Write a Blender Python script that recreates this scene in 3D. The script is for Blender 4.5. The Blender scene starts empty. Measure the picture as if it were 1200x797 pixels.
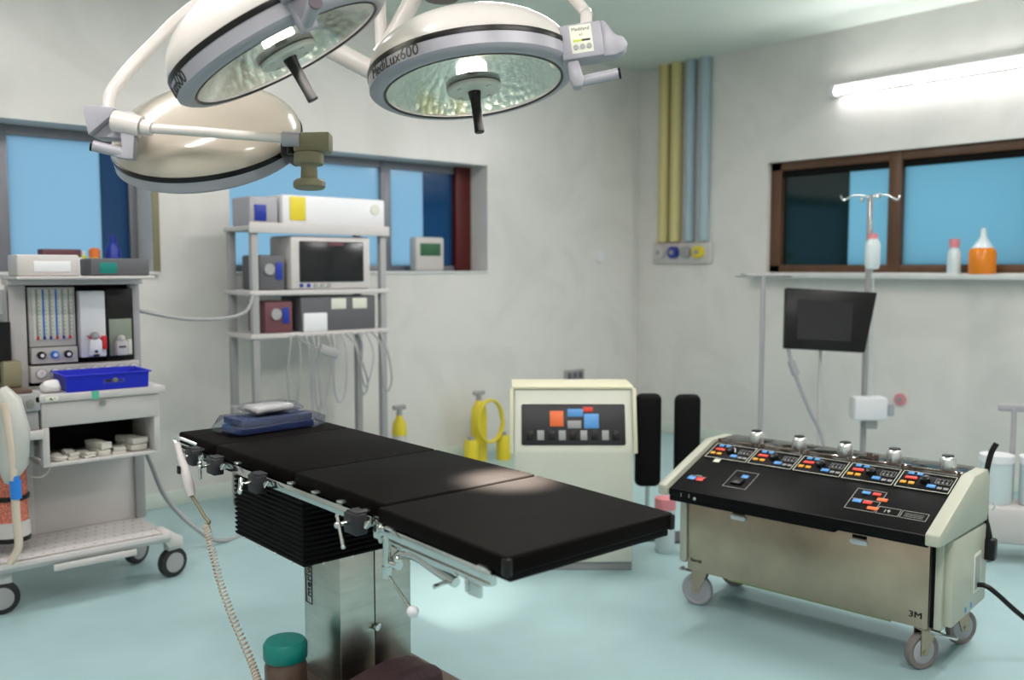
import bpy, bmesh, math, random
from mathutils import Matrix, Vector, noise
sc = bpy.context.scene
C = sc.collection
PI = math.pi
R_ = math.radians
random.seed(7)

# ------------------------------------------------------------------ camera, light, exposure
cam_d = bpy.data.cameras.new('camera')
cam_d.sensor_width = 36.0
cam_d.lens = 36.0 * 1070.0 / 1200.0
cam_d.clip_start = 0.02
cam_d.dof.use_dof = True
cam_d.dof.focus_distance = 3.0
cam_d.dof.aperture_fstop = 1.9
cam = bpy.data.objects.new('camera', cam_d)
C.objects.link(cam)
cam.location = (0, 0, 1.55)
cam.rotation_euler = (R_(90) - math.atan(83.5 / 1070.0), 0, R_(49 - 90))
sc.camera = cam

sc.view_settings.view_transform = 'Standard'
sc.view_settings.look = 'None'
sc.view_settings.gamma = 1.0
sc.view_settings.use_curve_mapping = False
sc.view_settings.exposure = 0.47
sc.cycles.use_denoising = True
sc.cycles.sample_clamp_indirect = 6.0
sc.cycles.max_bounces = 8
sc.cycles.caustics_reflective = False
sc.cycles.caustics_refractive = False

world = bpy.data.worlds.new('daylight')
sc.world = world
world.use_nodes = True
world.node_tree.nodes['Background'].inputs[0].default_value = (0.62, 0.81, 1.0, 1)
world.node_tree.nodes['Background'].inputs[1].default_value = 1.16


def area_lamp(name, loc, sx, sy, power, color, rot=(0, 0, 0)):
    d = bpy.data.lights.new(name, 'AREA')
    d.shape = 'RECTANGLE'
    d.size = sx; d.size_y = sy
    d.energy = power; d.color = color
    o = bpy.data.objects.new(name, d)
    C.objects.link(o)
    o.location = loc
    o.rotation_euler = rot
    return o


# added fill light from unseen ceiling tubes (their fittings are built further down at the same places)
FILL_TUBES = [(0.4, 0.6), (2.2, 0.3), (0.2, 2.4), (4.6, 0.9), (3.6, 3.7), (1.2, 4.2)]
FILL_POWER = [27, 27, 22, 27, 26, 15]
for (x, y), pw in zip(FILL_TUBES, FILL_POWER):
    area_lamp('added_ceiling_fill', (x, y, 3.29), 1.2, 0.10, pw, (1.0, 0.94, 0.92))
# the wall tube over the right window
area_lamp('wall_tube_light', (6.60, 2.90, 2.90), 0.08, 1.9, 16, (1.0, 0.98, 0.98), (0, R_(68), R_(0)))

# ------------------------------------------------------------------ materials
MATS = {}


def mat(name, col, rough=0.5, metal=0.0, noise_amt=0.0, noise_scale=5.0, bump=0.0, bump_scale=60.0,
        coat=0.0, emit=None, alpha=1.0, spec=0.5, stretch=None):
    m = bpy.data.materials.new(name)
    m.use_nodes = True
    nt = m.node_tree
    b = nt.nodes['Principled BSDF']
    b.inputs['Base Color'].default_value = (*col, 1)
    b.inputs['Roughness'].default_value = rough
    b.inputs['Metallic'].default_value = metal
    b.inputs['Coat Weight'].default_value = coat
    b.inputs['Coat Roughness'].default_value = 0.08
    b.inputs['Specular IOR Level'].default_value = spec
    b.inputs['Alpha'].default_value = alpha
    tc = nt.nodes.new('ShaderNodeTexCoord')
    mp = nt.nodes.new('ShaderNodeMapping')
    nt.links.new(tc.outputs['Object'], mp.inputs[0])
    if stretch:
        mp.inputs['Scale'].default_value = stretch
    if noise_amt > 0:
        n = nt.nodes.new('ShaderNodeTexNoise')
        n.inputs['Scale'].default_value = noise_scale
        n.inputs['Detail'].default_value = 5
        nt.links.new(mp.outputs[0], n.inputs['Vector'])
        r = nt.nodes.new('ShaderNodeMapRange')
        r.inputs['From Min'].default_value = 0.3; r.inputs['From Max'].default_value = 0.7
        r.inputs['To Min'].default_value = 1 - noise_amt; r.inputs['To Max'].default_value = 1 + noise_amt
        nt.links.new(n.outputs['Fac'], r.inputs['Value'])
        mx = nt.nodes.new('ShaderNodeVectorMath'); mx.operation = 'SCALE'
        mx.inputs[0].default_value = col
        nt.links.new(r.outputs[0], mx.inputs['Scale'])
        nt.links.new(mx.outputs[0], b.inputs['Base Color'])
    if bump > 0:
        n2 = nt.nodes.new('ShaderNodeTexNoise')
        n2.inputs['Scale'].default_value = bump_scale
        nt.links.new(mp.outputs[0], n2.inputs['Vector'])
        bp = nt.nodes.new('ShaderNodeBump')
        bp.inputs['Strength'].default_value = bump
        bp.inputs['Distance'].default_value = 0.01
        nt.links.new(n2.outputs['Fac'], bp.inputs['Height'])
        nt.links.new(bp.outputs[0], b.inputs['Normal'])
    if emit:
        b.inputs['Emission Color'].default_value = (*emit[0], 1)
        b.inputs['Emission Strength'].default_value = emit[1]
    MATS[name] = m
    return m


def clear_film(name, tint, gloss):
    """thin clear sheet: mostly see-through with a reflective film"""
    m = bpy.data.materials.new(name)
    m.use_nodes = True
    nt = m.node_tree
    nt.nodes.clear()
    out = nt.nodes.new('ShaderNodeOutputMaterial')
    tr = nt.nodes.new('ShaderNodeBsdfTransparent'); tr.inputs[0].default_value = (*tint, 1)
    gl = nt.nodes.new('ShaderNodeBsdfGlossy'); gl.inputs['Roughness'].default_value = 0.08
    fr = nt.nodes.new('ShaderNodeLayerWeight'); fr.inputs[0].default_value = 0.4
    mr = nt.nodes.new('ShaderNodeMapRange')
    mr.inputs['To Min'].default_value = gloss; mr.inputs['To Max'].default_value = min(1, gloss + 0.5)
    mx = nt.nodes.new('ShaderNodeMixShader')
    nt.links.new(fr.outputs['Fresnel'], mr.inputs['Value'])
    nt.links.new(mr.outputs[0], mx.inputs[0])
    nt.links.new(tr.outputs[0], mx.inputs[1]); nt.links.new(gl.outputs[0], mx.inputs[2])
    nt.links.new(mx.outputs[0], out.inputs[0])
    MATS[name] = m
    return m


def frosted(name, col, gloss=0.02):
    """frosted window film lit by the daylight behind it"""
    m = bpy.data.materials.new(name)
    m.use_nodes = True
    nt = m.node_tree
    nt.nodes.clear()
    out = nt.nodes.new('ShaderNodeOutputMaterial')
    tr = nt.nodes.new('ShaderNodeBsdfTranslucent'); tr.inputs[0].default_value = (*col, 1)
    gl = nt.nodes.new('ShaderNodeBsdfGlossy'); gl.inputs['Roughness'].default_value = 0.1
    mx = nt.nodes.new('ShaderNodeMixShader'); mx.inputs[0].default_value = gloss
    nt.links.new(tr.outputs[0], mx.inputs[1]); nt.links.new(gl.outputs[0], mx.inputs[2])
    nt.links.new(mx.outputs[0], out.inputs[0])
    MATS[name] = m
    return m


def tile_wall():
    m = mat('tile_wall', (0.60, 0.62, 0.57), rough=0.30)
    nt = m.node_tree; b = nt.nodes['Principled BSDF']
    tc = nt.nodes.new('ShaderNodeTexCoord')
    n = nt.nodes.new('ShaderNodeTexNoise'); n.inputs['Scale'].default_value = 1.6
    n.inputs['Detail'].default_value = 6; n.inputs['Distortion'].default_value = 1.6
    nt.links.new(tc.outputs['Object'], n.inputs['Vector'])
    cr = nt.nodes.new('ShaderNodeValToRGB')
    cr.color_ramp.elements[0].position = 0.36; cr.color_ramp.elements[0].color = (0.66, 0.645, 0.61, 1)
    cr.color_ramp.elements[1].position = 0.56; cr.color_ramp.elements[1].color = (0.715, 0.695, 0.66, 1)
    nt.links.new(n.outputs['Fac'], cr.inputs[0])
    nt.links.new(cr.outputs[0], b.inputs['Base Color'])
    n2 = nt.nodes.new('ShaderNodeTexNoise'); n2.inputs['Scale'].default_value = 2.5
    nt.links.new(tc.outputs['Object'], n2.inputs['Vector'])
    bp = nt.nodes.new('ShaderNodeBump'); bp.inputs['Strength'].default_value = 0.5; bp.inputs['Distance'].default_value = 0.02
    nt.links.new(n2.outputs['Fac'], bp.inputs['Height']); nt.links.new(bp.outputs[0], b.inputs['Normal'])
    return m


def dimpled_mirror():
    m = mat('dimpled_mirror', (0.82, 0.87, 0.83), rough=0.27, metal=1.0)
    nt = m.node_tree; b = nt.nodes['Principled BSDF']
    tc = nt.nodes.new('ShaderNodeTexCoord')
    v = nt.nodes.new('ShaderNodeTexVoronoi'); v.inputs['Scale'].default_value = 42
    nt.links.new(tc.outputs['Object'], v.inputs['Vector'])
    bp = nt.nodes.new('ShaderNodeBump'); bp.inputs['Strength'].default_value = 0.55; bp.inputs['Distance'].default_value = 0.01
    nt.links.new(v.outputs['Distance'], bp.inputs['Height']); nt.links.new(bp.outputs[0], b.inputs['Normal'])
    return m


W_TILE = tile_wall()
CEIL = mat('ceiling_paint', (0.66, 0.72, 0.65), rough=0.6, noise_amt=0.03, noise_scale=2)
FLOOR = mat('teal_vinyl_floor', (0.36, 0.53, 0.55), rough=0.36, noise_amt=0.05, noise_scale=3)
DGREY = mat('grey_rubber', (0.10, 0.10, 0.11), rough=0.6)
VINYL = mat('black_vinyl', (0.003, 0.002, 0.0015), rough=0.58, spec=0.05, bump=0.05, bump_scale=25, noise_amt=0.15, noise_scale=8)
BLACK = mat('black_plastic', (0.006, 0.006, 0.006), rough=0.35, spec=0.3)
BLACKM = mat('matt_black', (0.003, 0.003, 0.003), rough=0.7, spec=0.15)
PANEL = mat('black_panel', (0.003, 0.003, 0.003), rough=0.45, spec=0.10)
CHAR = mat('charcoal_plastic', (0.014, 0.013, 0.017), rough=0.45)
CHROME = mat('chrome', (0.62, 0.64, 0.62), rough=0.09, metal=1.0)
STEEL = mat('brushed_steel', (0.50, 0.51, 0.46), rough=0.30, metal=1.0, noise_amt=0.12, noise_scale=6, stretch=(1, 1, 6))
STEELD = mat('dull_steel', (0.46, 0.36, 0.27), rough=0.34, metal=1.0, noise_amt=0.15, noise_scale=4)
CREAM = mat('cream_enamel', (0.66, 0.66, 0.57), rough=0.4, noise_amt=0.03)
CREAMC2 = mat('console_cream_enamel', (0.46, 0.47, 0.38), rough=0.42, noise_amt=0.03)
CREAMY = mat('yellowed_enamel', (0.68, 0.66, 0.48), rough=0.45)
GREYP = mat('pale_grey_enamel', (0.56, 0.53, 0.515), rough=0.42, noise_amt=0.03)
GREYM = mat('mid_grey_enamel', (0.33, 0.33, 0.33), rough=0.45)
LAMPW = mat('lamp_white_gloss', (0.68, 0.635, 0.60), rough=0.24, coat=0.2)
LAMPG = mat('lamp_grey_plastic', (0.37, 0.36, 0.40), rough=0.35)
KHAKI = mat('khaki_plastic', (0.22, 0.20, 0.12), rough=0.45)
BROWN = mat('brown_enamel', (0.11, 0.07, 0.05), rough=0.35)
MIRROR = dimpled_mirror()
GLASS = clear_film('clear_glass', (0.93, 0.97, 0.96), 0.05)
FILM = clear_film('plastic_film', (0.93, 0.94, 0.96), 0.06)
ACRYL = clear_film('smoked_acrylic', (0.70, 0.70, 0.66), 0.22)
BULB = mat('lamp_bulb', (1, 1, 1), emit=((1.0, 0.88, 0.74), 90))
TUBE = mat('fill_tube_glow', (1, 1, 1), emit=((1.0, 0.955, 0.94), 9.0))
TUBEW = mat('fluorescent_glow_bright', (1, 1, 1), emit=((1.0, 0.97, 0.97), 16.0))
ALU = mat('aluminium', (0.78, 0.78, 0.78), rough=0.32, metal=1.0)
BTN_B = mat('blue_button', (0.10, 0.33, 0.72), rough=0.4)
BTN_R = mat('red_button', (0.75, 0.05, 0.03), rough=0.4)
BTN_Y = mat('amber_button', (0.85, 0.40, 0.03), rough=0.4)
BTN_O = mat('orange_button', (0.85, 0.16, 0.04), rough=0.4)
INKW = mat('white_print', (0.42, 0.42, 0.38), rough=0.5)
INKB = mat('black_print', (0.015, 0.015, 0.015), rough=0.5)
BLUEC = mat('blue_drape_cloth', (0.013, 0.037, 0.15), rough=0.75, bump=0.3, bump_scale=40)
WHITEC = mat('white_cotton', (0.80, 0.78, 0.76), rough=0.85, bump=0.35, bump_scale=50)
CREAMC = mat('unbleached_cloth', (0.66, 0.63, 0.56), rough=0.85, bump=0.3, bump_scale=60)
TRAYB = mat('blue_tray_plastic', (0.008, 0.018, 0.55), rough=0.35)
mat('tray_label_paper', (0.05, 0.055, 0.42), rough=0.5)
TEAL = mat('teal_plastic', (0.0, 0.20, 0.17), rough=0.4)
MINT = mat('mint_tape', (0.10, 0.45, 0.32), rough=0.5)
YEL = mat('yellow_enamel', (0.72, 0.58, 0.03), rough=0.4)
PIPEY = mat('yellow_pipe_paint', (0.58, 0.50, 0.22), rough=0.4)
PIPEB = mat('blue_pipe_paint', (0.34, 0.44, 0.50), rough=0.4)
WOODB = mat('brown_window_frame', (0.10, 0.045, 0.02), rough=0.45, noise_amt=0.2, noise_scale=10, stretch=(1, 1, 0.2))
WOODR = mat('red_brown_frame', (0.09, 0.006, 0.006), rough=0.45)
FRAMEG = mat('grey_window_frame', (0.22, 0.22, 0.25), rough=0.4, metal=0.3)
PANE_A = frosted('frosted_pane_pale', (0.49, 0.61, 0.655))
PANE_B = frosted('frosted_pane_cyan', (0.42, 0.605, 0.64))
PANE_D = frosted('blue_pane_deep', (0.08, 0.18, 0.27), 0.04)
PANE_K = mat('dark_green_glass', (0.002, 0.018, 0.02), rough=0.08)
MARBLE = mat('pale_sill_stone', (0.62, 0.63, 0.62), rough=0.25, noise_amt=0.05)
AMBER = mat('amber_liquid', (0.75, 0.22, 0.01), rough=0.2)
CLEARB = mat('clear_bottle', (0.60, 0.68, 0.70), rough=0.15)
WHITEP = mat('white_plastic', (0.75, 0.75, 0.77), rough=0.35)
PINK = mat('pink_plastic', (0.70, 0.25, 0.28), rough=0.5)
BLUEP = mat('blue_plastic', (0.01, 0.03, 0.30), rough=0.35)
BLUEL = mat('bright_blue_plastic', (0.02, 0.20, 0.65), rough=0.4)
MAROON = mat('maroon_card', (0.14, 0.045, 0.055), rough=0.6)
MAROONC = mat('maroon_cloth', (0.055, 0.022, 0.028), rough=0.7, bump=0.3)
ORANGE = mat('orange_plastic', (0.80, 0.20, 0.04), rough=0.45)
GREENP = mat('green_plastic', (0.03, 0.12, 0.05), rough=0.5)
SODA = mat('pink_soda_lime', (0.62, 0.18, 0.12), rough=0.8, noise_amt=0.5, noise_scale=120, bump=0.6, bump_scale=120)
HOSE = mat('translucent_hose', (0.50, 0.50, 0.46), rough=0.35)
CORD = mat('beige_cord', (0.62, 0.52, 0.42), rough=0.45)
SCREEN = mat('dark_screen', (0.010, 0.010, 0.013), rough=0.2)
SCRG = mat('grey_green_screen', (0.25, 0.29, 0.23), rough=0.3)
LCD = mat('pale_label', (0.74, 0.74, 0.62), rough=0.5)
LIME = mat('lime_strip', (0.55, 0.62, 0.05), rough=0.5)
RED = mat('red_plastic', (0.65, 0.02, 0.03), rough=0.4)
OLIVE = mat('olive_strip', (0.30, 0.38, 0.12), rough=0.5)
TYRE = mat('grey_tyre', (0.20, 0.17, 0.16), rough=0.55)
TYREK = mat('black_tyre', (0.012, 0.012, 0.012), rough=0.5)
HUBG = mat('grey_wheel_hub', (0.36, 0.35, 0.38), rough=0.45)
PURPLE = mat('purple_plastic', (0.07, 0.05, 0.065), rough=0.5)


# ------------------------------------------------------------------ mesh helpers
class MB:
    def __init__(self):
        self.bm = bmesh.new()

    def _xf(self, vs, M):
        if M is not None:
            bmesh.ops.transform(self.bm, matrix=M, verts=vs)

    def box(self, x0, x1, y0, y1, z0, z1, b=0.0, M=None, seg=2):
        vs = [self.bm.verts.new(p) for p in ((x0, y0, z0), (x1, y0, z0), (x1, y1, z0), (x0, y1, z0),
                                             (x0, y0, z1), (x1, y0, z1), (x1, y1, z1), (x0, y1, z1))]
        fs = [self.bm.faces.new([vs[i] for i in q]) for q in
              ((0, 3, 2, 1), (4, 5, 6, 7), (0, 1, 5, 4), (1, 2, 6, 5), (2, 3, 7, 6), (3, 0, 4, 7))]
        if b > 0:
            es = list({e for f in fs for e in f.edges})
            r = bmesh.ops.bevel(self.bm, geom=es, offset=b, segments=seg, affect='EDGES', profile=0.5)
            vs = list({v for f in r['faces'] for v in f.verts} | {v for v in vs if v.is_valid})
        self._xf(vs, M)
        return self

    def prism(self, poly, axis, a0, a1, b=0.0, M=None):
        """poly: 2D outline; axis 'x': (y,z) ; 'y': (x,z); 'z': (x,y)"""
        def P(u, v, w):
            return {'x': (w, u, v), 'y': (u, w, v), 'z': (u, v, w)}[axis]
        A = [self.bm.verts.new(P(u, v, a0)) for u, v in poly]
        B = [self.bm.verts.new(P(u, v, a1)) for u, v in poly]
        fs = [self.bm.faces.new(A[::-1]), self.bm.faces.new(B)]
        n = len(poly)
        for i in range(n):
            fs.append(self.bm.faces.new([A[i], A[(i + 1) % n], B[(i + 1) % n], B[i]]))
        bmesh.ops.recalc_face_normals(self.bm, faces=fs)
        vs = A + B
        if b > 0:
            es = list({e for f in fs for e in f.edges})
            r = bmesh.ops.bevel(self.bm, geom=es, offset=b, segments=2, affect='EDGES', profile=0.5)
            vs = list({v for f in r['faces'] for v in f.verts} | {v for v in vs if v.is_valid})
        self._xf(vs, M)
        return self

    def lathe(self, prof, n=32, M=None, cap=False):
        """prof: list of (r, z) around local z"""
        rings = []
        for r, z in prof:
            if r < 1e-6:
                rings.append([self.bm.verts.new((0, 0, z))])
            else:
                rings.append([self.bm.verts.new((r * math.cos(2 * PI * i / n), r * math.sin(2 * PI * i / n), z)) for i in range(n)])
        fs = []
        for a, b in zip(rings, rings[1:]):
            for i in range(n):
                j = (i + 1) % n
                if len(a) == 1 and len(b) == 1:
                    continue
                if len(a) == 1:
                    fs.append(self.bm.faces.new([a[0], b[j], b[i]]))
                elif len(b) == 1:
                    fs.append(self.bm.faces.new([a[i], a[j], b[0]]))
                else:
                    fs.append(self.bm.faces.new([a[i], a[j], b[j], b[i]]))
        if cap:
            for rg in (rings[0], rings[-1]):
                if len(rg) > 2:
                    fs.append(self.bm.faces.new(rg))
        bmesh.ops.recalc_face_normals(self.bm, faces=fs)
        self._xf([v for rg in rings for v in rg], M)
        return self

    def cyl(self, p0, p1, r0, r1=None, n=20):
        p0 = Vector(p0); p1 = Vector(p1)
        r1 = r0 if r1 is None else r1
        d = p1 - p0
        M = Matrix.Translation(p0) @ d.to_track_quat('Z', 'Y').to_matrix().to_4x4()
        return self.lathe([(0, 0), (r0, 0), (r1, d.length), (0, d.length)], n, M)

    def tube(self, pts, r, n=12, smooth=0, closed_ends=True):
        pts = [Vector(p) for p in pts]
        if smooth:
            out = []
            for i in range(len(pts) - 1):
                a = pts[max(i - 1, 0)]; b = pts[i]; c = pts[i + 1]; d = pts[min(i + 2, len(pts) - 1)]
                for k in range(smooth):
                    t = k / smooth
                    out.append(0.5 * ((2 * b) + (c - a) * t + (2 * a - 5 * b + 4 * c - d) * t * t + (3 * b - a - 3 * c + d) * t ** 3))
            out.append(pts[-1]); pts = out
        rr = r if isinstance(r, (list, tuple)) else None
        up = None; rings = []
        for i, p in enumerate(pts):
            t = (pts[min(i + 1, len(pts) - 1)] - pts[max(i - 1, 0)]).normalized()
            if up is None:
                up = t.orthogonal().normalized()
            up = (up - t * up.dot(t)).normalized()
            s = t.cross(up)
            q = rr[min(i, len(rr) - 1)] if rr else r
            rings.append([self.bm.verts.new(p + up * (q * math.cos(2 * PI * k / n)) + s * (q * math.sin(2 * PI * k / n))) for k in range(n)])
        for a, b in zip(rings, rings[1:]):
            for k in range(n):
                self.bm.faces.new([a[k], a[(k + 1) % n], b[(k + 1) % n], b[k]])
        self.bm.faces.new(rings[0][::-1]); self.bm.faces.new(rings[-1])
        return self

    def sphere(self, c, r, s=(1, 1, 1), n=20, m=12, M=None):
        prof = [(r * math.sin(PI * i / m), -r * math.cos(PI * i / m)) for i in range(m + 1)]
        prof[0] = (0, -r); prof[-1] = (0, r)
        T = Matrix.Translation(c) @ Matrix.Diagonal((*s, 1))
        return self.lathe(prof, n, (M @ T) if M is not None else T)

    def text(self, s, size, M=None, depth=0.0008, fn=None, align='CENTER', xs=1.0, bold=0.0):
        cu = bpy.data.curves.new('lettering', 'FONT')
        cu.body = s; cu.size = size; cu.extrude = depth; cu.offset = bold
        cu.align_x = align; cu.align_y = 'CENTER'; cu.resolution_u = 3
        o = bpy.data.objects.new('lettering', cu)
        me = o.to_mesh()
        vs = [self.bm.verts.new((v.co.x * xs, v.co.y, v.co.z)) for v in me.vertices]
        for p in me.polygons:
            try:
                self.bm.faces.new([vs[i] for i in p.vertices])
            except ValueError:
                pass
        o.to_mesh_clear()
        bpy.data.objects.remove(o); bpy.data.curves.remove(cu)
        if fn:
            for v in vs:
                v.co = fn(v.co)
        self._xf(vs, M)
        return self

    def warp(self, amt, scale, seed=0):
        for v in self.bm.verts:
            q = noise.noise_vector(v.co * scale + Vector((seed, seed * 1.7, 3.1)))
            v.co += q * amt
        return self

    def subdiv(self, cuts):
        bmesh.ops.subdivide_edges(self.bm, edges=self.bm.edges[:], cuts=cuts, use_grid_fill=True)
        return self

    def build(self, name, material, parent=None, M=None, flat=False, sharp=38):
        if M is not None:
            bmesh.ops.transform(self.bm, matrix=M, verts=self.bm.verts[:])
        me = bpy.data.meshes.new(name)
        self.bm.to_mesh(me); self.bm.free()
        if not flat:
            for p in me.polygons:
                p.use_smooth = True
            me.set_sharp_from_angle(angle=R_(sharp))
        me.materials.append(material)
        o = bpy.data.objects.new(name, me)
        C.objects.link(o)
        if parent is not None:
            o.parent = parent
        return o


def T(x, y, z, rz=0, rx=0, ry=0):
    return Matrix.Translation((x, y, z)) @ Matrix.Rotation(rz, 4, 'Z') @ Matrix.Rotation(rx, 4, 'X') @ Matrix.Rotation(ry, 4, 'Y')


def thing(name, label, cat, loc=(0, 0, 0), rz=0.0, group=None):
    o = bpy.data.objects.new(name, None)
    o.empty_display_size = 0.05
    C.objects.link(o)
    o.location = loc; o.rotation_euler = (0, 0, rz)
    o['label'] = label; o['category'] = cat
    if group: o['group'] = group
    return o


def inv(t):
    """world to thing-local, for parts laid out in room coordinates"""
    return (Matrix.Translation(t.location) @ t.rotation_euler.to_matrix().to_4x4()).inverted()


def tag(o, label, cat, group=None, kind=None):
    o['label'] = label; o['category'] = cat
    if group: o['group'] = group
    if kind: o['kind'] = kind
    return o


def single(mb, name, material, label, cat, loc, group=None, rz=0.0, flat=False):
    """one-mesh thing whose mesh is laid out around its own origin"""
    o = mb.build(name, material, flat=flat)
    o.location = loc; o.rotation_euler = (0, 0, rz)
    return tag(o, label, cat, group)


def struct(name, mb, material, parent=None):
    o = mb.build(name, material, parent)
    if parent is None:
        o['kind'] = 'structure'
    return o


def dup(root, loc, rz=None, label=None):
    r = root.copy(); C.objects.link(r); r.location = loc
    if rz is not None:
        r.rotation_euler = (0, 0, rz)
    if label:
        r['label'] = label
    for ch in list(root.children):
        c = ch.copy(); C.objects.link(c); c.parent = r
        for g in list(ch.children):
            d = g.copy(); C.objects.link(d); d.parent = c
    return r


# ------------------------------------------------------------------ the room
X0, X1, Y0, Y1, ZC = -1.6, 6.75, -1.6, 5.9, 3.42
struct('floor', MB().box(X0 - .3, X1 + .3, Y0 - .3, Y1 + .3, -0.2, 0), FLOOR)
struct('ceiling', MB().box(X0 - .3, X1 + .3, Y0 - .3, Y1 + .3, ZC, ZC + 0.2), CEIL)


def wall_with_openings(horizontal, p, q, t0, t1, opens):
    """boxes around openings; opens: (a0, a1, z0, z1) along the wall"""
    mb = MB()
    def bx(a0, a1, z0, z1):
        if a1 - a0 < 1e-4 or z1 - z0 < 1e-4:
            return
        if horizontal:
            mb.box(a0, a1, t0, t1, z0, z1)
        else:
            mb.box(t0, t1, a0, a1, z0, z1)
    cur = p
    for a0, a1, z0, z1 in sorted(opens):
        bx(cur, a0, 0, ZC)
        bx(a0, a1, 0, z0); bx(a0, a1, z1, ZC)
        cur = a1
    bx(cur, q, 0, ZC)
    return mb


WA1 = (0.05, 2.10, 1.53, 2.41)
WA2 = (2.62, 4.86, 1.53, 2.40)
WB1 = (2.30, 4.47, 1.52, 2.44)
struct('wall_left', wall_with_openings(True, X0, X1, Y1, Y1 + 0.32, [WA1, WA2]), W_TILE)
struct('wall_right', wall_with_openings(False, Y0, Y1, X1, X1 + 0.32, [WB1]), W_TILE)
struct('wall_front', MB().box(X0, X1, Y0 - 0.2, Y0, 0, ZC), W_TILE)
struct('wall_back', MB().box(X0 - 0.2, X0, Y0, Y1, 0, ZC), W_TILE)
struct('baseboard_left', MB().box(X0, X1 - .015, Y1 - 0.012, Y1 - .0005, 0, 0.10, 0.003), CEIL)
struct('baseboard_right', MB().box(X1 - 0.012, X1 - .0005, Y0, Y1 - .02, 0, 0.10, 0.003), CEIL)
# hall side of the wall: dim blue surround seen nowhere directly, closes the reveal ends


def window_a(name, w, mulls, panes, fmat, right_post=None):
    x0, x1, z0, z1 = w
    root = bpy.data.objects.new(name, None); C.objects.link(root)
    root.location = ((x0 + x1) / 2, Y1 + 0.27, z0); root['kind'] = 'structure'
    I = inv(root)
    yf = Y1 + 0.25
    fr = MB()
    fr.box(x0, x1, yf, yf + 0.06, z0, z0 + 0.045, 0.004)
    fr.box(x0, x1, yf, yf + 0.06, z1 - 0.06, z1, 0.004)
    fr.box(x0, x0 + 0.05, yf, yf + 0.06, z0, z1, 0.004)
    if right_post is None:
        fr.box(x1 - 0.05, x1, yf, yf + 0.06, z0, z1, 0.004)
    for m in mulls:
        fr.box(m - 0.045, m + 0.045, yf - 0.01, yf + 0.06, z0, z1, 0.004)
    fr.build('window_frame', fmat, root, I)
    if right_post is not None:
        MB().box(x1 - 0.16, x1, yf - 0.03, yf + 0.07, z0, z1, 0.006).build('window_post', right_post, root, I)
    for a, b, m in panes:
        MB().box(a, b, yf + 0.025, yf + 0.031, z0 + 0.04, z1 - 0.05).build('pane', m, root, I, flat=True)
    return root


window_a('window_1', WA1, [1.30], [(0.10, 1.27, PANE_A), (1.33, 1.88, PANE_A), (1.88, 2.06, PANE_D)], FRAMEG)
window_a('window_2', WA2, [4.02], [(2.66, 3.99, PANE_A), (4.05, 4.40, PANE_A), (4.40, 4.72, PANE_D)], FRAMEG, WOODR)
# brown trim at the near corner of the left window recess, and stone sills
struct('trim_1', MB().box(WA1[1] + 0.002, WA1[1] + 0.045, Y1 - 0.014, Y1 - 0.001, WA1[2], WA1[3], 0.003), KHAKI)
struct('trim_2', MB().box(WA1[0], WA1[1] + 0.03, Y1 - 0.03, Y1 + 0.249, WA1[2] - 0.02, WA1[2] + 0.002, 0.003), MARBLE)
struct('trim_3', MB().box(WA2[0], WA2[1], Y1 - 0.01, Y1 + 0.249, WA2[2] - 0.02, WA2[2] + 0.002, 0.003), MARBLE)


def window_b():
    y0, y1, z0, z1 = WB1
    root = bpy.data.objects.new('window_3', None); C.objects.link(root)
    root.location = (X1 + 0.1, (y0 + y1) / 2, z0); root['kind'] = 'structure'
    I = inv(root)
    xf = X1 + 0.05
    fr = MB()
    fr.box(xf, xf + 0.10, y0, y1, z0, z0 + 0.06, 0.005)
    fr.box(xf, xf + 0.10, y0, y1, z1 - 0.07, z1, 0.005)
    fr.box(xf, xf + 0.10, y0, y0 + 0.10, z0, z1, 0.005)
    fr.box(xf, xf + 0.10, y1 - 0.10, y1, z0, z1, 0.005)
    fr.box(xf - 0.01, xf + 0.10, 3.33, 3.43, z0, z1, 0.005)
    fr.build('window_frame', WOODB, root, I)
    MB().box(xf + 0.02, xf + 0.06, y0 + 0.10, y1 - 0.10, z1 - 0.12, z1 - 0.07, 0.003).build('sash_rail', BLACKM, root, I)
    MB().box(xf + 0.05, xf + 0.056, y0 + 0.09, 3.34, z0 + 0.05, z1 - 0.06).build('pane', PANE_B, root, I, flat=True)
    MB().box(xf + 0.05, xf + 0.056, 3.42, 3.78, z0 + 0.05, z1 - 0.06).build('pane', PANE_B, root, I, flat=True)
    MB().box(xf + 0.05, xf + 0.056, 3.78, y1 - 0.09, z0 + 0.05, z1 - 0.06).build('pane', PANE_K, root, I, flat=True)
window_b()
struct('trim_4', MB().box(X1 - 0.14, X1 + 0.05, WB1[0] - 0.25, WB1[1] + 0.12, WB1[2] - 0.045, WB1[2] - 0.008, 0.004), MARBLE)


# added ceiling fittings, out of view, put in to light the room
LBL = ['over the camera side of the room', 'right of the camera', 'above the left end', 'near the right wall',
       'above the cream cabinet', 'above the trolley with the blue tray']
for (x, y), w in zip(FILL_TUBES, LBL):
    t = thing('added_ceiling_light', 'added unseen white fluorescent ceiling fitting ' + w, 'light', (x, y, ZC - 0.001), 0, 'added ceiling fittings')
    MB().box(-0.64, 0.64, -0.09, 0.09, -0.06, 0, 0.01).build('light_body', WHITEP, t)
    for s in (-0.04, 0.04):
        MB().cyl((-0.6, s, -0.08), (0.6, s, -0.08), 0.015).build('light_tube', TUBE, t)

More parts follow.
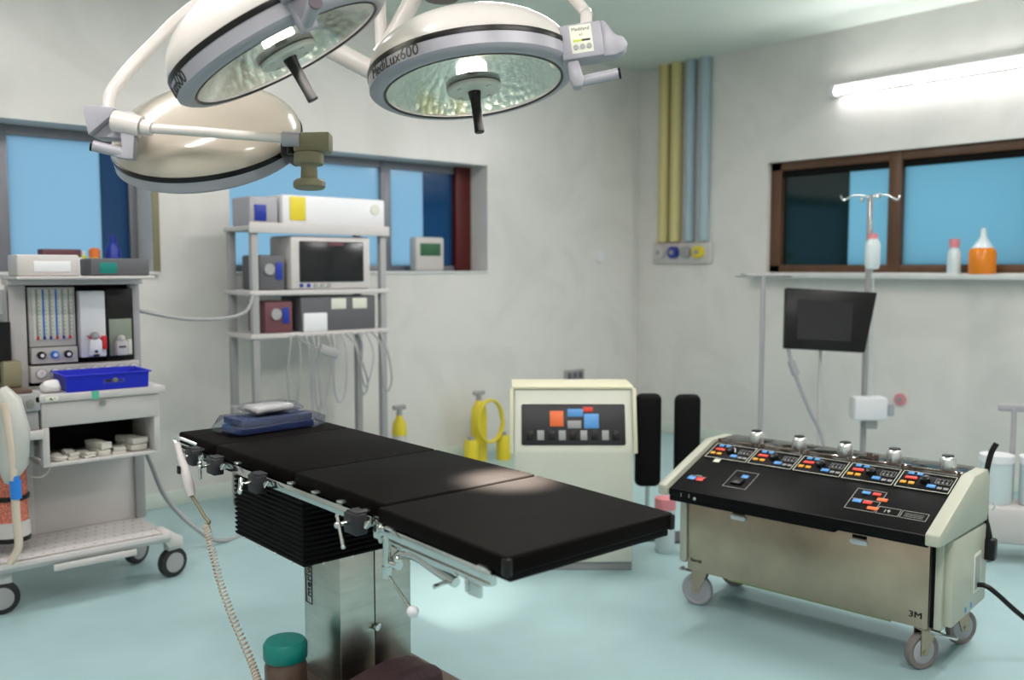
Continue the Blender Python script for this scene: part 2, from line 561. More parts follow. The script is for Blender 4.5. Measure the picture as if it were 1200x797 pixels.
# the wall tube over the right window
t = thing('wall_light', 'long bright fluorescent batten on the right wall above the brown window', 'light', (X1 - 0.001, 2.85, 2.93))
MB().box(-0.05, 0, -1.02, 1.02, -0.02, 0.06, 0.008).build('light_body', WHITEP, t)
MB().cyl((-0.07, -0.98, 0.0), (-0.07, 0.98, 0.0), 0.022).build('light_tube', TUBEW, t)
for s in (-1.0, 1.0):
    MB().box(-0.09, 0, s - 0.025, s + 0.025, -0.035, 0.05, 0.005).build('tube_holder', WHITEP, t)

# gas pipes in the corner
for y, m, w in ((5.56, PIPEY, 'yellow gas pipe, the one nearest the room corner'), (5.42, PIPEY, 'yellow gas pipe, next to the blue pipes'),
                (5.26, PIPEB, 'pale blue gas pipe, next to the yellow pipes'), (5.10, PIPEB, 'pale blue gas pipe, farthest from the room corner')):
    o = MB().cyl((X1 - 0.04, y, 1.80), (X1 - 0.04, y, ZC), 0.055 if m is PIPEY else 0.048, n=20)
    o = o.build('gas_pipe', m); tag(o, w + ' on the right wall', 'pipe', 'wall gas pipes')
t = thing('gas_outlet_panel', 'gas outlet panel with yellow and dark sockets below the wall pipes', 'outlet panel', (X1, 5.35, 1.60))
MB().box(-0.05, -0.001, -0.33, 0.33, 0, 0.19, 0.01).build('back_plate', GREYP, t)
for k, (yy, m) in enumerate(((0.22, GREYP), (0.06, BLUEP), (-0.08, GREYM), (-0.22, YEL))):
    s = MB().cyl((-0.05, yy, 0.10), (-0.10, yy, 0.10), 0.055).build('gas_socket', m, t)
    MB().cyl((-0.10, yy, 0.10), (-0.115, yy, 0.10), 0.022).build('socket_core', GREYM, s)

# small outlet low on the left wall and round disc
t = thing('wall_socket', 'dark grey wall socket above the cream cabinet', 'socket', (5.87, Y1, 0.53))
MB().box(-0.12, 0.12, -0.025, -0.001, 0, 0.10, 0.006).build('socket_plate', GREYM, t)
for s in (-0.07, 0, 0.07):
    MB().box(s - 0.025, s + 0.025, -0.03, -0.024, 0.02, 0.08, 0.002).build('socket_face', DGREY, t)
t = thing('wall_disc', 'small round white disc on the left wall near the corner', 'switch', (6.21, Y1, 1.66))
MB().cyl((0, -0.001, 0), (0, -0.02, 0), 0.055, 0.05).build('disc_plate', WHITEP, t)  # plain round white disc on the wall
MB().box(-0.015, 0.015, -0.03, -0.02, -0.025, 0.025, 0.003).build('disc_bar', WHITEP, t)

# ------------------------------------------------------------------ operating table
TX0, TX1 = 1.30, 1.845          # mattress edges across
ZT = 0.93                       # mattress top
tb = thing('operating_table', 'black padded operating table on a stainless steel column', 'operating table', (1.575, 2.59, 0))
I = inv(tb)


def pad(y0, y1, x0=TX0, x1=TX1):
    m = MB().box(x0, x1, y0, y1, ZT - 0.044, ZT, 0.009, seg=3)
    return m
pad(3.10, 3.435).build('mattress_section', VINYL, tb, I)
pad(2.522, 3.094).build('mattress_section', VINYL, tb, I)
pad(2.012, 2.516).build('mattress_section', VINYL, tb, I)
DROOP = Matrix.Translation((0, 2.0, 0.90)) @ Matrix.Rotation(R_(1.0), 4, 'X') @ Matrix.Translation((0, -2.0, -0.90))
legp = pad(1.478, 1.998, 1.270, 1.842).build('mattress_section', VINYL, tb, I @ DROOP)
# welted corner patches of the foot end
for x in (1.270, 1.828):
    MB().box(x - 0.002, x + 0.016, 1.474, 1.498, ZT - 0.046, ZT - 0.004, 0.006).build('corner_patch', BLACK, tb, I @ DROOP)
# frame plates under the pads
MB().box(TX0 + .01, TX1 - .01, 2.02, 3.34, 0.858, 0.880, 0.004).build('frame_plate', BLACK, tb, I)
MB().box(1.29, 1.835, 1.49, 1.99, 0.866, 0.885, 0.004).build('leg_plate', BLACKM, tb, I @ DROOP)
# side rails, both sides; stand-off bolts
for x, sg in ((1.272, 1), (1.872, -1)):
    r = MB().box(x, x + 0.010, 2.035, 3.36, 0.868, 0.895, 0.002).build('side_rail', CHROME, tb, I)
    for y in (2.12, 2.24, 2.38, 2.52, 2.80, 3.02, 3.2, 3.33):
        MB().cyl((x + 0.005, y, 0.882), (x + 0.05 * sg, y, 0.882), 0.007, n=12).build('rail_bolt', CHROME, r, I)
    r = MB().box(x, x + 0.010, 1.54, 2.005, 0.858, 0.884, 0.002).build('side_rail', CHROME, tb, I @ DROOP)
# white stud caps along the top of the near rail
for y in (2.09, 2.215, 2.36, 2.51, 2.89, 3.20):
    MB().box(1.281, 1.305, y - 0.012, y + 0.012, 0.896, 0.902, 0.002).build('rail_stud', ALU, tb, I)
for y in (1.56, 1.94):
    MB().box(1.262, 1.282, y - 0.014, y + 0.014, 0.884, 0.891, 0.002).build('rail_stud', ALU, tb, I @ DROOP)
# hinge block between seat and leg section
MB().box(1.276, 1.31, 1.985, 2.03, 0.84, 0.900, 0.004).cyl((1.266, 1.999, 0.872), (1.315, 1.999, 0.872), 0.012).cyl((1.27, 1.985, 0.845), (1.31, 1.985, 0.845), 0.009).build('hinge_block', CHROME, tb, I)
# leg section support arm: plate, curved strut, quick release
lp = MB()
lp.prism([(1.97, 0.868), (1.97, 0.83), (1.86, 0.822), (1.58, 0.832), (1.55, 0.84), (1.55, 0.868)], 'x', 1.290, 1.302, 0.002)
lp.box(1.284, 1.312, 1.56, 2.0, 0.838, 0.846, 0.002)
lp.build('side_plate', CHROME, tb, I @ DROOP)
MB().tube([(1.30, 1.975, 0.775), (1.30, 1.93, 0.815), (1.30, 1.86, 0.825), (1.30, 1.78, 0.812), (1.30, 1.70, 0.80)], 0.013, smooth=6).build('curved_strut', CHROME, tb, I)
MB().box(1.292, 1.304, 1.60, 1.645, 0.795, 0.838, 0.003).box(1.288, 1.306, 1.640, 1.650, 0.80, 0.835, 0.002).build('release_latch', CHROME, tb, I @ DROOP)
MB().cyl((1.25, 1.72, 0.80), (1.32, 1.72, 0.806), 0.006).build('release_pin', CHROME, tb, I @ DROOP)
# vertical post with lever and white ball
ps = MB().cyl((1.285, 1.975, 0.86), (1.285, 1.975, 0.765), 0.011).cyl((1.285, 1.975, 0.775), (1.285, 1.975, 0.745), 0.014).cyl((1.285, 1.95, 0.79), (1.285, 1.92, 0.79), 0.012).sphere((1.285, 1.925, 0.805), 0.011)
ps = ps.build('lever_post', CHROME, tb, I)
MB().cyl((1.283, 1.968, 0.752), (1.262, 1.832, 0.705), 0.0045).build('lever_rod', CHROME, ps, I)
b = MB().sphere((1.261, 1.826, 0.702), 0.0155).build('lever_ball', WHITEP, ps, I)
b['label'] = 'white ball knob'
# bellows skirt: ribbed black concertina under the seat
bel = MB()
nr = 13
prof = []
for k in range(nr):
    z0 = 0.652 + k * (0.206 / nr)
    ins = 0.0
    prof.append((z0, 0.004)); prof.append((z0 + 0.008, 0.0))
    prof.append((z0 + 0.0145, 0.010))
rings = []
for z, ins in prof:
    rings.append([(1.288 + ins, 2.44 + ins, z), (1.845 - ins, 2.44 + ins, z), (1.845 - ins, 2.92 - ins, z), (1.288 + ins, 2.92 - ins, z)])
vr = [[bel.bm.verts.new(p) for p in r] for r in rings]
for a, b_ in zip(vr, vr[1:]):
    for i in range(4):
        bel.bm.faces.new([a[i], a[(i + 1) % 4], b_[(i + 1) % 4], b_[i]])
bel.bm.faces.new(vr[0][::-1]); bel.bm.faces.new(vr[-1])
bel.build('bellows', BLACKM, tb, I, flat=True)
bb = MB()
for k in range(5):
    bb.sphere((1.36 + 0.10 * k, 2.445, 0.650), 0.005)
for k in range(4):
    bb.sphere((1.292, 2.52 + 0.11 * k, 0.650), 0.005)
bb.build('bellows_studs', ALU, tb, I)
# stainless column in two halves
MB().box(1.435, 1.562, 2.478, 2.715, 0.20, 0.660, 0.003).build('column_cover', STEEL, tb, I)
MB().box(1.565, 1.704, 2.478, 2.715, 0.20, 0.660, 0.003).build('column_cover', STEEL, tb, I)
MB().cyl((1.563, 2.474, 0.386), (1.563, 2.462, 0.386), 0.009).box(1.568, 1.58, 2.468, 2.477, 0.383, 0.397, 0.001).build('cover_screw', CHROME, tb, I)
# vertical lettering strip on the side of the column
lm = MB()
vm = Matrix(((0, 0, -1, 1.4345), (0, 1, 0, 2.680), (1, 0, 0, 0.545), (0, 0, 0, 1)))
lm.text('merivaara', 0.042, vm, fn=lambda c: Vector((c.x, c.y, c.z)))
lm.build('column_lettering', INKB, tb, I)
fr = MB()
for y in (2.66, 2.70):
    fr.box(1.4335, 1.4350, y, y + 0.0015, 0.44, 0.65)
fr.box(1.4335, 1.4350, 2.66, 2.70, 0.44, 0.4415)
fr.build('lettering_border', INKB, tb, I)
# base
bs = MB().prism([(1.30, 1.95), (1.80, 1.95), (1.83, 2.00), (1.83, 2.72), (1.79, 2.78), (1.30, 2.78), (1.235, 2.72), (1.235, 2.00)], 'z', 0.0, 0.17, 0.012)
bs.prism([(1.40, 2.44), (1.74, 2.44), (1.74, 2.75), (1.40, 2.75)], 'z', 0.17, 0.205, 0.010)
bs.build('table_base', BROWN, tb, I)


# clamps gripping the near rail
def clamp(y, z, label, handle, k=1.0):
    t = thing('rail_clamp', label, 'clamp', (1.262, y, z), 0, 'rail clamps')
    MB().box(-0.030, 0.009, -0.032, 0.032, -0.033, 0.024, 0.006).box(-0.024, 0.014, -0.026, 0.026, 0.022, 0.029, 0.003).build('clamp_body', CHAR, t)
    MB().cyl((0, -0.033, -0.004), (0, -0.040, -0.004), 0.011).cyl((-0.006, -0.040, -0.012), (0.004, -0.046, 0.008), 0.004).build('clamp_bolt', CHROME, t)
    h = MB().cyl((-0.03, 0.004, 0.0), (-0.062 if handle != 'none' else -0.036, 0.004, -0.002), 0.006)
    if handle != 'none':
        h.sphere((-0.062, 0.004, -0.002), 0.010)
    if handle == 'down':
        h.cyl((-0.062, 0.006, 0.022), (-0.062, -0.022, -0.055), 0.0045).sphere((-0.062, 0.006, 0.022), 0.006).sphere((-0.062, -0.022, -0.055), 0.006)
    elif handle == 'short':
        h.cyl((-0.062, 0.004, 0.01), (-0.062, 0.002, -0.04), 0.005).sphere((-0.062, 0.004, -0.04), 0.006).sphere((-0.062, 0.004, 0.012), 0.007)
    elif handle == 'knob':
        h.cyl((-0.055, 0.02, 0.012), (-0.070, -0.005, -0.02), 0.008).sphere((-0.070, -0.005, -0.02), 0.010)
    h.build('tee_handle', CHROME, t)
    return t
clamp(2.075, 0.880, 'charcoal rail clamp with a long slanted handle, nearest the column and leg section', 'down')
clamp(2.66, 0.882, 'charcoal rail clamp with a stubby knob in the middle of the table rail', 'knob')
clamp(2.985, 0.884, 'charcoal rail clamp with a short hanging handle, second from the head end', 'short')
clamp(3.17, 0.886, 'charcoal rail clamp at the head end, holding the grey hand control', 'none')

# hand control with coiled cord, hooked on the rail
t = thing('hand_control', 'grey hand control with a beige coiled cord hanging at the head end of the table', 'remote control', (1.19, 3.16, 0.88))
I2 = inv(t) @ Matrix.Translation((0, -0.04, 0))
hs = MB().tube([(1.200, 3.225, 0.932), (1.195, 3.19, 0.90), (1.197, 3.16, 0.855), (1.20, 3.13, 0.80), (1.203, 3.115, 0.765)], [0.011, 0.011, 0.017, 0.019, 0.015], n=14)
hs.build('handset', GREYP, t, I2)
MB().tube([(1.200, 3.225, 0.925), (1.195, 3.245, 0.950), (1.21, 3.20, 0.952), (1.25, 3.18, 0.93)], 0.006, smooth=5).build('hook', ALU, t, I2)
MB().box(1.172, 1.180, 3.145, 3.165, 0.84, 0.868, 0.003).build('handset_button', BLACK, t, I2)
pts = [(1.203, 3.115, 0.765), (1.215, 3.09, 0.735), (1.225, 3.06, 0.700), (1.23, 3.035, 0.686), (1.222, 3.045, 0.675)]
MB().tube(pts, 0.0065, smooth=5).build('straight_cord', KHAKI, t, I2)
axis = [Vector(p) for p in ((1.222, 3.040, 0.675), (1.222, 3.00, 0.60), (1.222, 2.935, 0.50), (1.222, 2.84, 0.405), (1.215, 2.70, 0.315), (1.20, 2.60, 0.255), (1.18, 2.50, 0.215))]
dense = []
for i in range(len(axis) - 1):
    a = axis[max(i - 1, 0)]; b_ = axis[i]; c_ = axis[i + 1]; d_ = axis[min(i + 2, len(axis) - 1)]
    for k in range(160):
        q = k / 160
        dense.append(0.5 * ((2 * b_) + (c_ - a) * q + (2 * a - 5 * b_ + 4 * c_ - d_) * q * q + (3 * b_ - a - 3 * c_ + d_) * q ** 3))
coil = []
turns = 58
for i, p in enumerate(dense):
    tt = (dense[min(i + 1, len(dense) - 1)] - dense[max(i - 1, 0)]).normalized()
    u = tt.cross(Vector((1, 0, 0))).normalized(); v = tt.cross(u)
    an = 2 * PI * turns * i / len(dense)
    coil.append(p + (u * math.cos(an) + v * math.sin(an)) * 0.0105)
MB().tube(coil, 0.0030, n=5).build('coiled_cord', CORD, t, I2)
MB().tube([axis[-1], (1.16, 2.42, 0.12), (1.17, 2.40, 0.01), (1.19, 2.3, 0.008)], 0.005, smooth=5).build('cord_tail', CORD, t, I2)

# packs on the head section
def cloth_block(mb, x0, x1, y0, y1, z0, z1, b, cuts, amt, sc_, seed):
    mb.box(x0, x1, y0, y1, z0, z1, b)
    mb.subdiv(cuts)
    mb.warp(amt, sc_, seed)
    return mb
t = thing('drape_pack', 'folded blue drapes in clear plastic lying on the head end of the table', 'drape pack', (1.60, 3.265, ZT), R_(4))
cloth_block(MB(), -0.165, 0.145, -0.075, 0.085, 0.002, 0.030, 0.005, 2, 0.004, 14, 1).build('folded_cloth', BLUEC, t)
cloth_block(MB(), -0.160, 0.142, -0.07, 0.082, 0.031, 0.058, 0.005, 2, 0.004, 14, 5).build('folded_cloth', BLUEC, t)
w = MB().prism([(-0.205, 0.008), (-0.205, 0.018), (-0.170, 0.063), (0.150, 0.063), (0.195, 0.042), (0.195, 0.010), (0.150, 0.0), (-0.170, 0.0)], 'y', -0.082, 0.092, 0.003)
w.subdiv(3); w.warp(0.005, 22, 2)
for v in w.bm.verts: v.co.z = max(v.co.z, 0.0006)
w.build('plastic_wrapper', FILM, t)
t = thing('gauze_pack', 'white cotton roll in a clear pouch on top of the blue drape pack', 'gauze pack', (1.585, 3.265, ZT + 0.070), R_(6))
cloth_block(MB(), -0.075, 0.085, -0.05, 0.05, 0.003, 0.028, 0.010, 3, 0.005, 18, 9).build('cotton_roll', WHITEC, t)
w = MB().prism([(-0.13, 0.026), (-0.13, 0.034), (-0.07, 0.034), (0.10, 0.033), (0.125, 0.010), (0.125, 0.004), (0.09, 0.0), (-0.07, 0.0)], 'y', -0.06, 0.06, 0.002)
w.subdiv(3); w.warp(0.004, 25, 6)
for v in w.bm.verts: v.co.z = max(v.co.z, 0.0003)
w.build('plastic_wrapper', FILM, t)

# things standing on the base in front of the column
t = thing('lidded_jar', 'brown jar with a teal lid standing on the base of the table', 'jar', (1.305, 2.60, 0.1705))
MB().lathe([(0, 0), (0.060, 0.0), (0.066, 0.012), (0.066, 0.125), (0.058, 0.145), (0, 0.145)], 28).build('jar_body', BROWN, t)
MB().lathe([(0, 0.145), (0.066, 0.145), (0.069, 0.150), (0.069, 0.192), (0.060, 0.205), (0, 0.208)], 28).build('jar_lid', TEAL, t)
m = MB().box(-0.14, 0.14, -0.09, 0.09, 0.0, 0.13, 0.04, seg=3); m.subdiv(3); m.warp(0.022, 9, 3)
for v in m.bm.verts: v.co.z = max(v.co.z, 0.0)
single(m, 'cloth_bundle', MAROONC, 'dark maroon cloth bundle on the table base in front of the steel column', 'cloth', (1.535, 2.315, 0.1705))
m = MB().box(-0.065, 0.065, -0.07, 0.07, 0.0, 0.115, 0.035, seg=3); m.subdiv(3); m.warp(0.02, 11, 8)
for v in m.bm.verts: v.co.z = max(v.co.z, 0.0)
single(m, 'cloth_bundle', BROWN, 'small brown bundle on the table base between the teal lidded jar and the maroon cloth', 'cloth', (1.285, 2.40, 0.1705))

# ------------------------------------------------------------------ heart-lung console
CA = 0.117
co = thing('pump_console', 'wide cream and steel pump console with five metal knobs and sloped black panel', 'medical console', (3.425, 1.465, 0), CA - PI / 2)
SLA = math.atan2(0.150, 0.40)
SM = Matrix.Translation((0, -0.14, 0.575)) @ Matrix.Rotation(SLA, 4, 'X')     # sloped panel frame: x, s, n
# lower body
MB().box(-1.125, -0.030, 0.02, 0.455, 0.205, 0.53, 0.004).build('body', GREYP, co)
fp = MB().box(-1.108, -0.052, 0.0, 0.018, 0.175, 0.515, 0.003).build('front_panel', STEELD, co)
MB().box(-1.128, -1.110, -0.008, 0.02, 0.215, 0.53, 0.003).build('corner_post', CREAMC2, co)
MB().box(-0.047, -0.030, 0.004, 0.02, 0.185, 0.52, 0.001).build('gap_shade_strip', BLACKM, co)  # matt black strip standing in for the shade inside the gap
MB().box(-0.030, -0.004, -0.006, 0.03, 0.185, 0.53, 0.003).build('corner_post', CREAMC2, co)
MB().box(-0.92, -0.20, 0.03, 0.06, 0.158, 0.18, 0.002).build('bottom_strip', OLIVE, co)
MB().box(-1.10, -0.02, 0.05, 0.44, 0.16, 0.206, 0.003).build('chassis', GREYM, co)
# side covers
def side_cover(x0, x1, nm='side_cover'):
    m = MB().prism([(0.02, 0.195), (0.455, 0.195), (0.455, 0.515), (0.02, 0.535)], 'x', x0, x1, 0.008)
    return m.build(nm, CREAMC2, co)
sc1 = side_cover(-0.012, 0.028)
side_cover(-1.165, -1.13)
MB().box(0.026, 0.0295, 0.28, 0.37, 0.26, 0.42, 0.003).build('socket_recess', LCD, sc1)
MB().box(0.0285, 0.031, 0.292, 0.358, 0.272, 0.408, 0.002).build('recess_floor', GREYM, sc1)
for y in (0.18, 0.25):
    MB().box(0.0282, 0.030, y, y + 0.012, 0.212, 0.232).build('warning_mark', BLUEL, sc1)
# upper hood ends
def hood(x0, x1):
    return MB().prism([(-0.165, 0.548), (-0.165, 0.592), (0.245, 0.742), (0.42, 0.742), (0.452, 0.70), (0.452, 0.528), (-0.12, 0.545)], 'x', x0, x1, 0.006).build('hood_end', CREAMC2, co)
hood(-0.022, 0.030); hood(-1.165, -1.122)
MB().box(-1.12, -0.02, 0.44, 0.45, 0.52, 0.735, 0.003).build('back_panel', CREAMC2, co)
# sloped panel and lips
MB().box(-1.122, -0.022, 0.0, 0.435, -0.05, 0.0, 0.003, SM).build('control_panel', PANEL, co)
MB().box(-1.122, -0.022, -0.142, -0.10, 0.545, 0.578, 0.004).box(-1.120, -0.365, -0.140, -0.02, 0.522, 0.55, 0.004).box(-1.12, -0.024, -0.10, 0.03, 0.535, 0.56).build('panel_lip', PANEL, co)
MB().cyl((-0.985, -0.14, 0.553), (-0.985, -0.152, 0.553), 0.008).sphere((-0.985, -0.152, 0.553), 0.007).build('lock', CHROME, co)
for y in (-1.06, -1.02):
    MB().box(y, y + 0.003, -0.1425, -0.139, 0.548, 0.566).build('panel_print', INKW, co)


def sframe(mb, x0, x1, s0, s1, w=0.002, n=0.0006):
    for a, b_, c_, d_ in ((x0, x1, s0, s0 + w), (x0, x1, s1 - w, s1), (x0, x0 + w, s0, s1), (x1 - w, x1, s0, s1)):
        mb.box(a, b_, c_, d_, 0, n)
    return mb


def control_module(x0):
    """one of the five pump control strips: x0 its left edge"""
    M0 = SM @ Matrix.Translation((x0, 0.29, 0.0))
    o = MB().box(0.0, 0.208, 0, 0.128, 0.0005, 0.004, 0.001).build('control_module', PANEL, co)
    o.matrix_local = M0
    sframe(MB(), 0.001, 0.207, 0.001, 0.127, 0.0025, 0.0048).build('module_border', LCD, o)
    def bt(x, s, w, h, m):
        MB().box(x, x + w, s, s + h, 0.004, 0.009, 0.001).build('button', m, o)
    bt(0.024, 0.100, 0.022, 0.016, BTN_B); bt(0.058, 0.100, 0.022, 0.016, BTN_B)
    bt(0.022, 0.066, 0.046, 0.018, BTN_R)
    bt(0.014, 0.030, 0.022, 0.016, BTN_Y); bt(0.046, 0.030, 0.022, 0.016, BTN_Y)
    bt(0.118, 0.024, 0.032, 0.020, BTN_B)
    kb = MB().lathe([(0, 0.004), (0.021, 0.004), (0.019, 0.020), (0.011, 0.024), (0, 0.024)], 20, T(0.100, 0.070, 0)).build('dial_knob', BLACK, o)
    MB().tube([(0.112, 0.086, 0.016), (0.121, 0.078, 0.014), (0.126, 0.064, 0.010)], 0.003, n=6, smooth=3).build('dial_pointer', WHITEP, kb)
    pr = MB()
    sframe(pr, 0.138, 0.196, 0.062, 0.100, 0.0015, 0.0048)
    for k in range(3):
        pr.cyl((0.150 + 0.016 * k, 0.074, 0.004), (0.150 + 0.016 * k, 0.074, 0.0050), 0.005, n=10)
        pr.box(0.146 + 0.016 * k, 0.154 + 0.016 * k, 0.088, 0.091, 0.004, 0.0048)
    pr.box(0.156, 0.174, 0.026, 0.040, 0.004, 0.0048).box(0.180, 0.198, 0.026, 0.040, 0.004, 0.0048)
    pr.build('module_print', GREYM, o)
    return o
m0 = control_module(-1.104)
for k in range(1, 5):
    c = m0.copy(); C.objects.link(c); c.parent = co
    c.matrix_local = SM @ Matrix.Translation((-1.104 + 0.2155 * k, 0.29, 0.0))
    for ch in list(m0.children):
        d = ch.copy(); C.objects.link(d); d.parent = c
# groups of buttons lower on the slope
def slab(name, m, x, s, w, h, n0=0.0, n1=0.004):
    return MB().box(x, x + w, s, s + h, n0, n1, 0.0008, SM).build(name, m, co)
slab('button', BTN_B, -1.085, 0.094, 0.036, 0.026); slab('button', BTN_R, -1.043, 0.094, 0.036, 0.026)
slab('button', BTN_B, -0.857, 0.172, 0.030, 0.022)
slab('knob_plate', BLACK, -0.88, 0.115, 0.05, 0.045, 0, 0.010)
slab('button', BTN_B, -0.338, 0.205, 0.032, 0.018); slab('button', BTN_R, -0.296, 0.205, 0.032, 0.018)
slab('button', BTN_O, -0.268, 0.172, 0.040, 0.020)
slab('button', BTN_B, -0.352, 0.138, 0.034, 0.020); slab('button', BTN_R, -0.310, 0.138, 0.034, 0.020)
slab('button', BTN_O, -0.282, 0.104, 0.042, 0.020)
slab('tape_tag', LCD, -1.046, 0.262, 0.030, 0.030, 0, 0.002)
pr = MB()
sframe(pr, -0.905, -0.795, 0.09, 0.225)
sframe(pr, -0.366, -0.248, 0.09, 0.240)
pr.box(-0.366, -0.248, 0.164, 0.166, 0, 0.0006)
sframe(pr, -0.243, -0.158, 0.09, 0.14); sframe(pr, -0.153, -0.056, 0.09, 0.14)
for k in range(3):
    pr.box(-0.14, -0.07, 0.103 + 0.010 * k, 0.1045 + 0.010 * k, 0, 0.0006)
pr.box(-1.085, -1.005, 0.128, 0.130, 0, 0.0006).box(-1.06, -1.03, 0.134, 0.137, 0, 0.0006)
for x in (-0.215, -0.20):
    pr.box(x, x + 0.003, 0.105, 0.125, 0, 0.0006)
pr.cyl((-0.2, 0.118, 0), (-0.2, 0.118, 0.001), 0.006, n=10)
bmesh.ops.transform(pr.bm, matrix=SM @ Matrix.Translation((0, 0, 0.0002)), verts=pr.bm.verts[:])
pr.build('panel_print', INKW, co, flat=True)
# pump deck, clear covers, knobs
MB().box(-1.12, -0.024, 0.235, 0.44, 0.66, 0.700, 0.003).build('pump_deck', GREYM, co)
for k in range(5):
    x0 = -1.112 + 0.2185 * k
    cv = MB().box(x0, x0 + 0.213, 0.262, 0.440, 0.702, 0.742, 0.003).build('pump_cover', ACRYL, co)
    MB().cyl((x0 + 0.02, 0.265, 0.738), (x0 + 0.19, 0.265, 0.738), 0.004, n=10).cyl((x0 + 0.012, 0.262, 0.73), (x0 + 0.012, 0.262, 0.748), 0.007, n=10).cyl((x0 + 0.203, 0.262, 0.73), (x0 + 0.203, 0.262, 0.748), 0.007, n=10).build('cover_hinge', BROWN, cv)
    pk = MB().lathe([(0, 0.0), (0.029, 0.0), (0.033, 0.006), (0.032, 0.042), (0.028, 0.052), (0.022, 0.056), (0.0, 0.056)], 28, T(-0.925 + 0.2095 * k, 0.29, 0.7425)).build('pump_knob', ALU, co)
    MB().cyl((-0.925 + 0.2095 * k, 0.29, 0.797), (-0.925 + 0.2095 * k, 0.29, 0.803), 0.023, n=20).build('knob_cap', BLACK, pk)
    MB().cyl((-0.925 + 0.2095 * k, 0.33, 0.70), (-0.925 + 0.2095 * k, 0.33, 0.725), 0.06, n=24).build('pump_rotor', GREYM, cv)
MB().cyl((-0.405, 0.30, 0.744), (-0.405, 0.30, 0.768), 0.012).cyl((-0.375, 0.30, 0.744), (-0.375, 0.30, 0.764), 0.010).build('tube_fitting', BROWN, co)
# recessed white pulls and lettering on the front door
for x, z in ((-0.853, 0.463), (-0.322, 0.463)):
    h = MB().prism([(-0.036, -0.004), (-0.028, -0.010), (0.028, -0.010), (0.036, -0.004), (0.036, 0.006), (0.028, 0.011), (-0.028, 0.011), (-0.036, 0.006)], 'y', -0.010, 0.0, 0.002, Matrix.Translation((x, 0, z)))
    h.build('door_pull', WHITEP, fp)
    MB().box(x - 0.028, x + 0.03, -0.002, 0.0, z + 0.014, z + 0.028).build('pull_recess', PANEL, fp)
Mf = Matrix.Rotation(PI / 2, 4, 'X')
m3 = MB()
for dx in (-0.0012, 0.0, 0.0012):
    m3.text('3M', 0.034, Matrix.Translation((-0.098 + dx, -0.0008, 0.222)) @ Mf, 0.0008, xs=1.2)
m3.build('door_lettering', INKB, fp, flat=True)
MB().text('Sarns', 0.024, Matrix.Translation((-1.062, -0.0008, 0.225)) @ Mf, xs=1.1).build('door_lettering', INKB, fp, flat=True)
# castors
def castor(x, y, ang, r, tyre, brake):
    M = T(x, y, 0, ang)
    w = MB().lathe([(0.010, -0.013), (r * 0.80, -0.013), (r * 0.84, -0.015), (r * 0.97, -0.013), (r, -0.006), (r, 0.006), (r * 0.97, 0.013), (r * 0.84, 0.015), (r * 0.80, 0.013), (0.010, 0.013)], 36, M @ Matrix.Translation((0, 0.0, r)) @ Matrix.Rotation(PI / 2, 4, 'X'))
    w = w.build('castor', tyre, co)
    MB().lathe([(0, -0.0145), (r * 0.20, -0.0165), (r * 0.66, -0.0145), (r * 0.72, -0.012), (r * 0.72, 0.012), (r * 0.66, 0.0145), (r * 0.20, 0.0165), (0, 0.0145)], 32, M @ Matrix.Translation((0, 0, r)) @ Matrix.Rotation(PI / 2, 4, 'X')).build('wheel_hub', HUBG, w)
    f = MB()
    for s in (-0.021, 0.018):
        f.prism([(-0.02, r - 0.015), (0.012, r - 0.015), (0.05, 2 * r + 0.005), (0.05, 0.162), (-0.022, 0.162)], 'y', s, s + 0.003, 0, M)
    f.box(-0.022, 0.05, -0.021, 0.021, 0.158, 0.168, 0.002, M)
    f.cyl(M @ Vector((-0.004, -0.024, r)), M @ Vector((-0.004, 0.024, r)), 0.008)
    f.build('castor_fork', STEELD, w)
    if brake:
        MB().box(-0.085, 0.0, -0.016, 0.016, 2 * r + 0.004, 2 * r + 0.010, 0.002, M).box(-0.085, -0.07, -0.022, 0.022, 2 * r + 0.008, 2 * r + 0.016, 0.002, M).build('castor_brake', CHROME, w)
castor(-1.085, 0.055, R_(8), 0.073, HUBG, True)
castor(-0.085, 0.045, R_(62), 0.073, TYRE, False)
castor(-0.045, 0.400, R_(-118), 0.073, TYRE, False)
castor(-1.08, 0.400, R_(20), 0.073, TYRE, False)
MB().box(-0.05, 0.045, 0.03, 0.05, 0.150, 0.158, 0.002).cyl((-0.05, 0.03, 0.165), (0.01, 0.05, 0.150), 0.007).build('brake_pedal', CHROME, co)
# mains cable looped on the rear corner, with plug; lower cable
MB().tube([(0.048, 0.45, 0.845), (0.030, 0.445, 0.80), (0.018, 0.44, 0.72), (0.016, 0.44, 0.62), (0.022, 0.44, 0.53), (0.030, 0.44, 0.50)], 0.011, smooth=6).build('mains_cable', BLACK, co)
pg = MB().cyl((0.024, 0.44, 0.515), (0.034, 0.44, 0.455), 0.013, 0.017).box(0.004, 0.066, 0.415, 0.465, 0.365, 0.455, 0.010).build('mains_plug', BLACK, co)
MB().tube([(0.040, 0.455, 0.60), (0.050, 0.462, 0.585), (0.040, 0.462, 0.565)], 0.004, smooth=3).build('cable_hook', ALU, co)
MB().tube([(0.028, 0.33, 0.285), (0.06, 0.33, 0.288), (0.10, 0.34, 0.262), (0.17, 0.40, 0.18), (0.27, 0.47, 0.09), (0.36, 0.52, 0.012), (0.5, 0.56, 0.010)], 0.010, smooth=6).build('power_cord', BLACK, co)

# ------------------------------------------------------------------ surgical lamps
def lamp_frame(loc, n, xdir):
    z = -Vector(n).normalized()
    x = Vector(xdir); x = (x - z * x.dot(z)).normalized()
    y = z.cross(x)
    M = Matrix((x, y, z)).transposed().to_4x4()
    M.translation = Vector(loc)
    return M


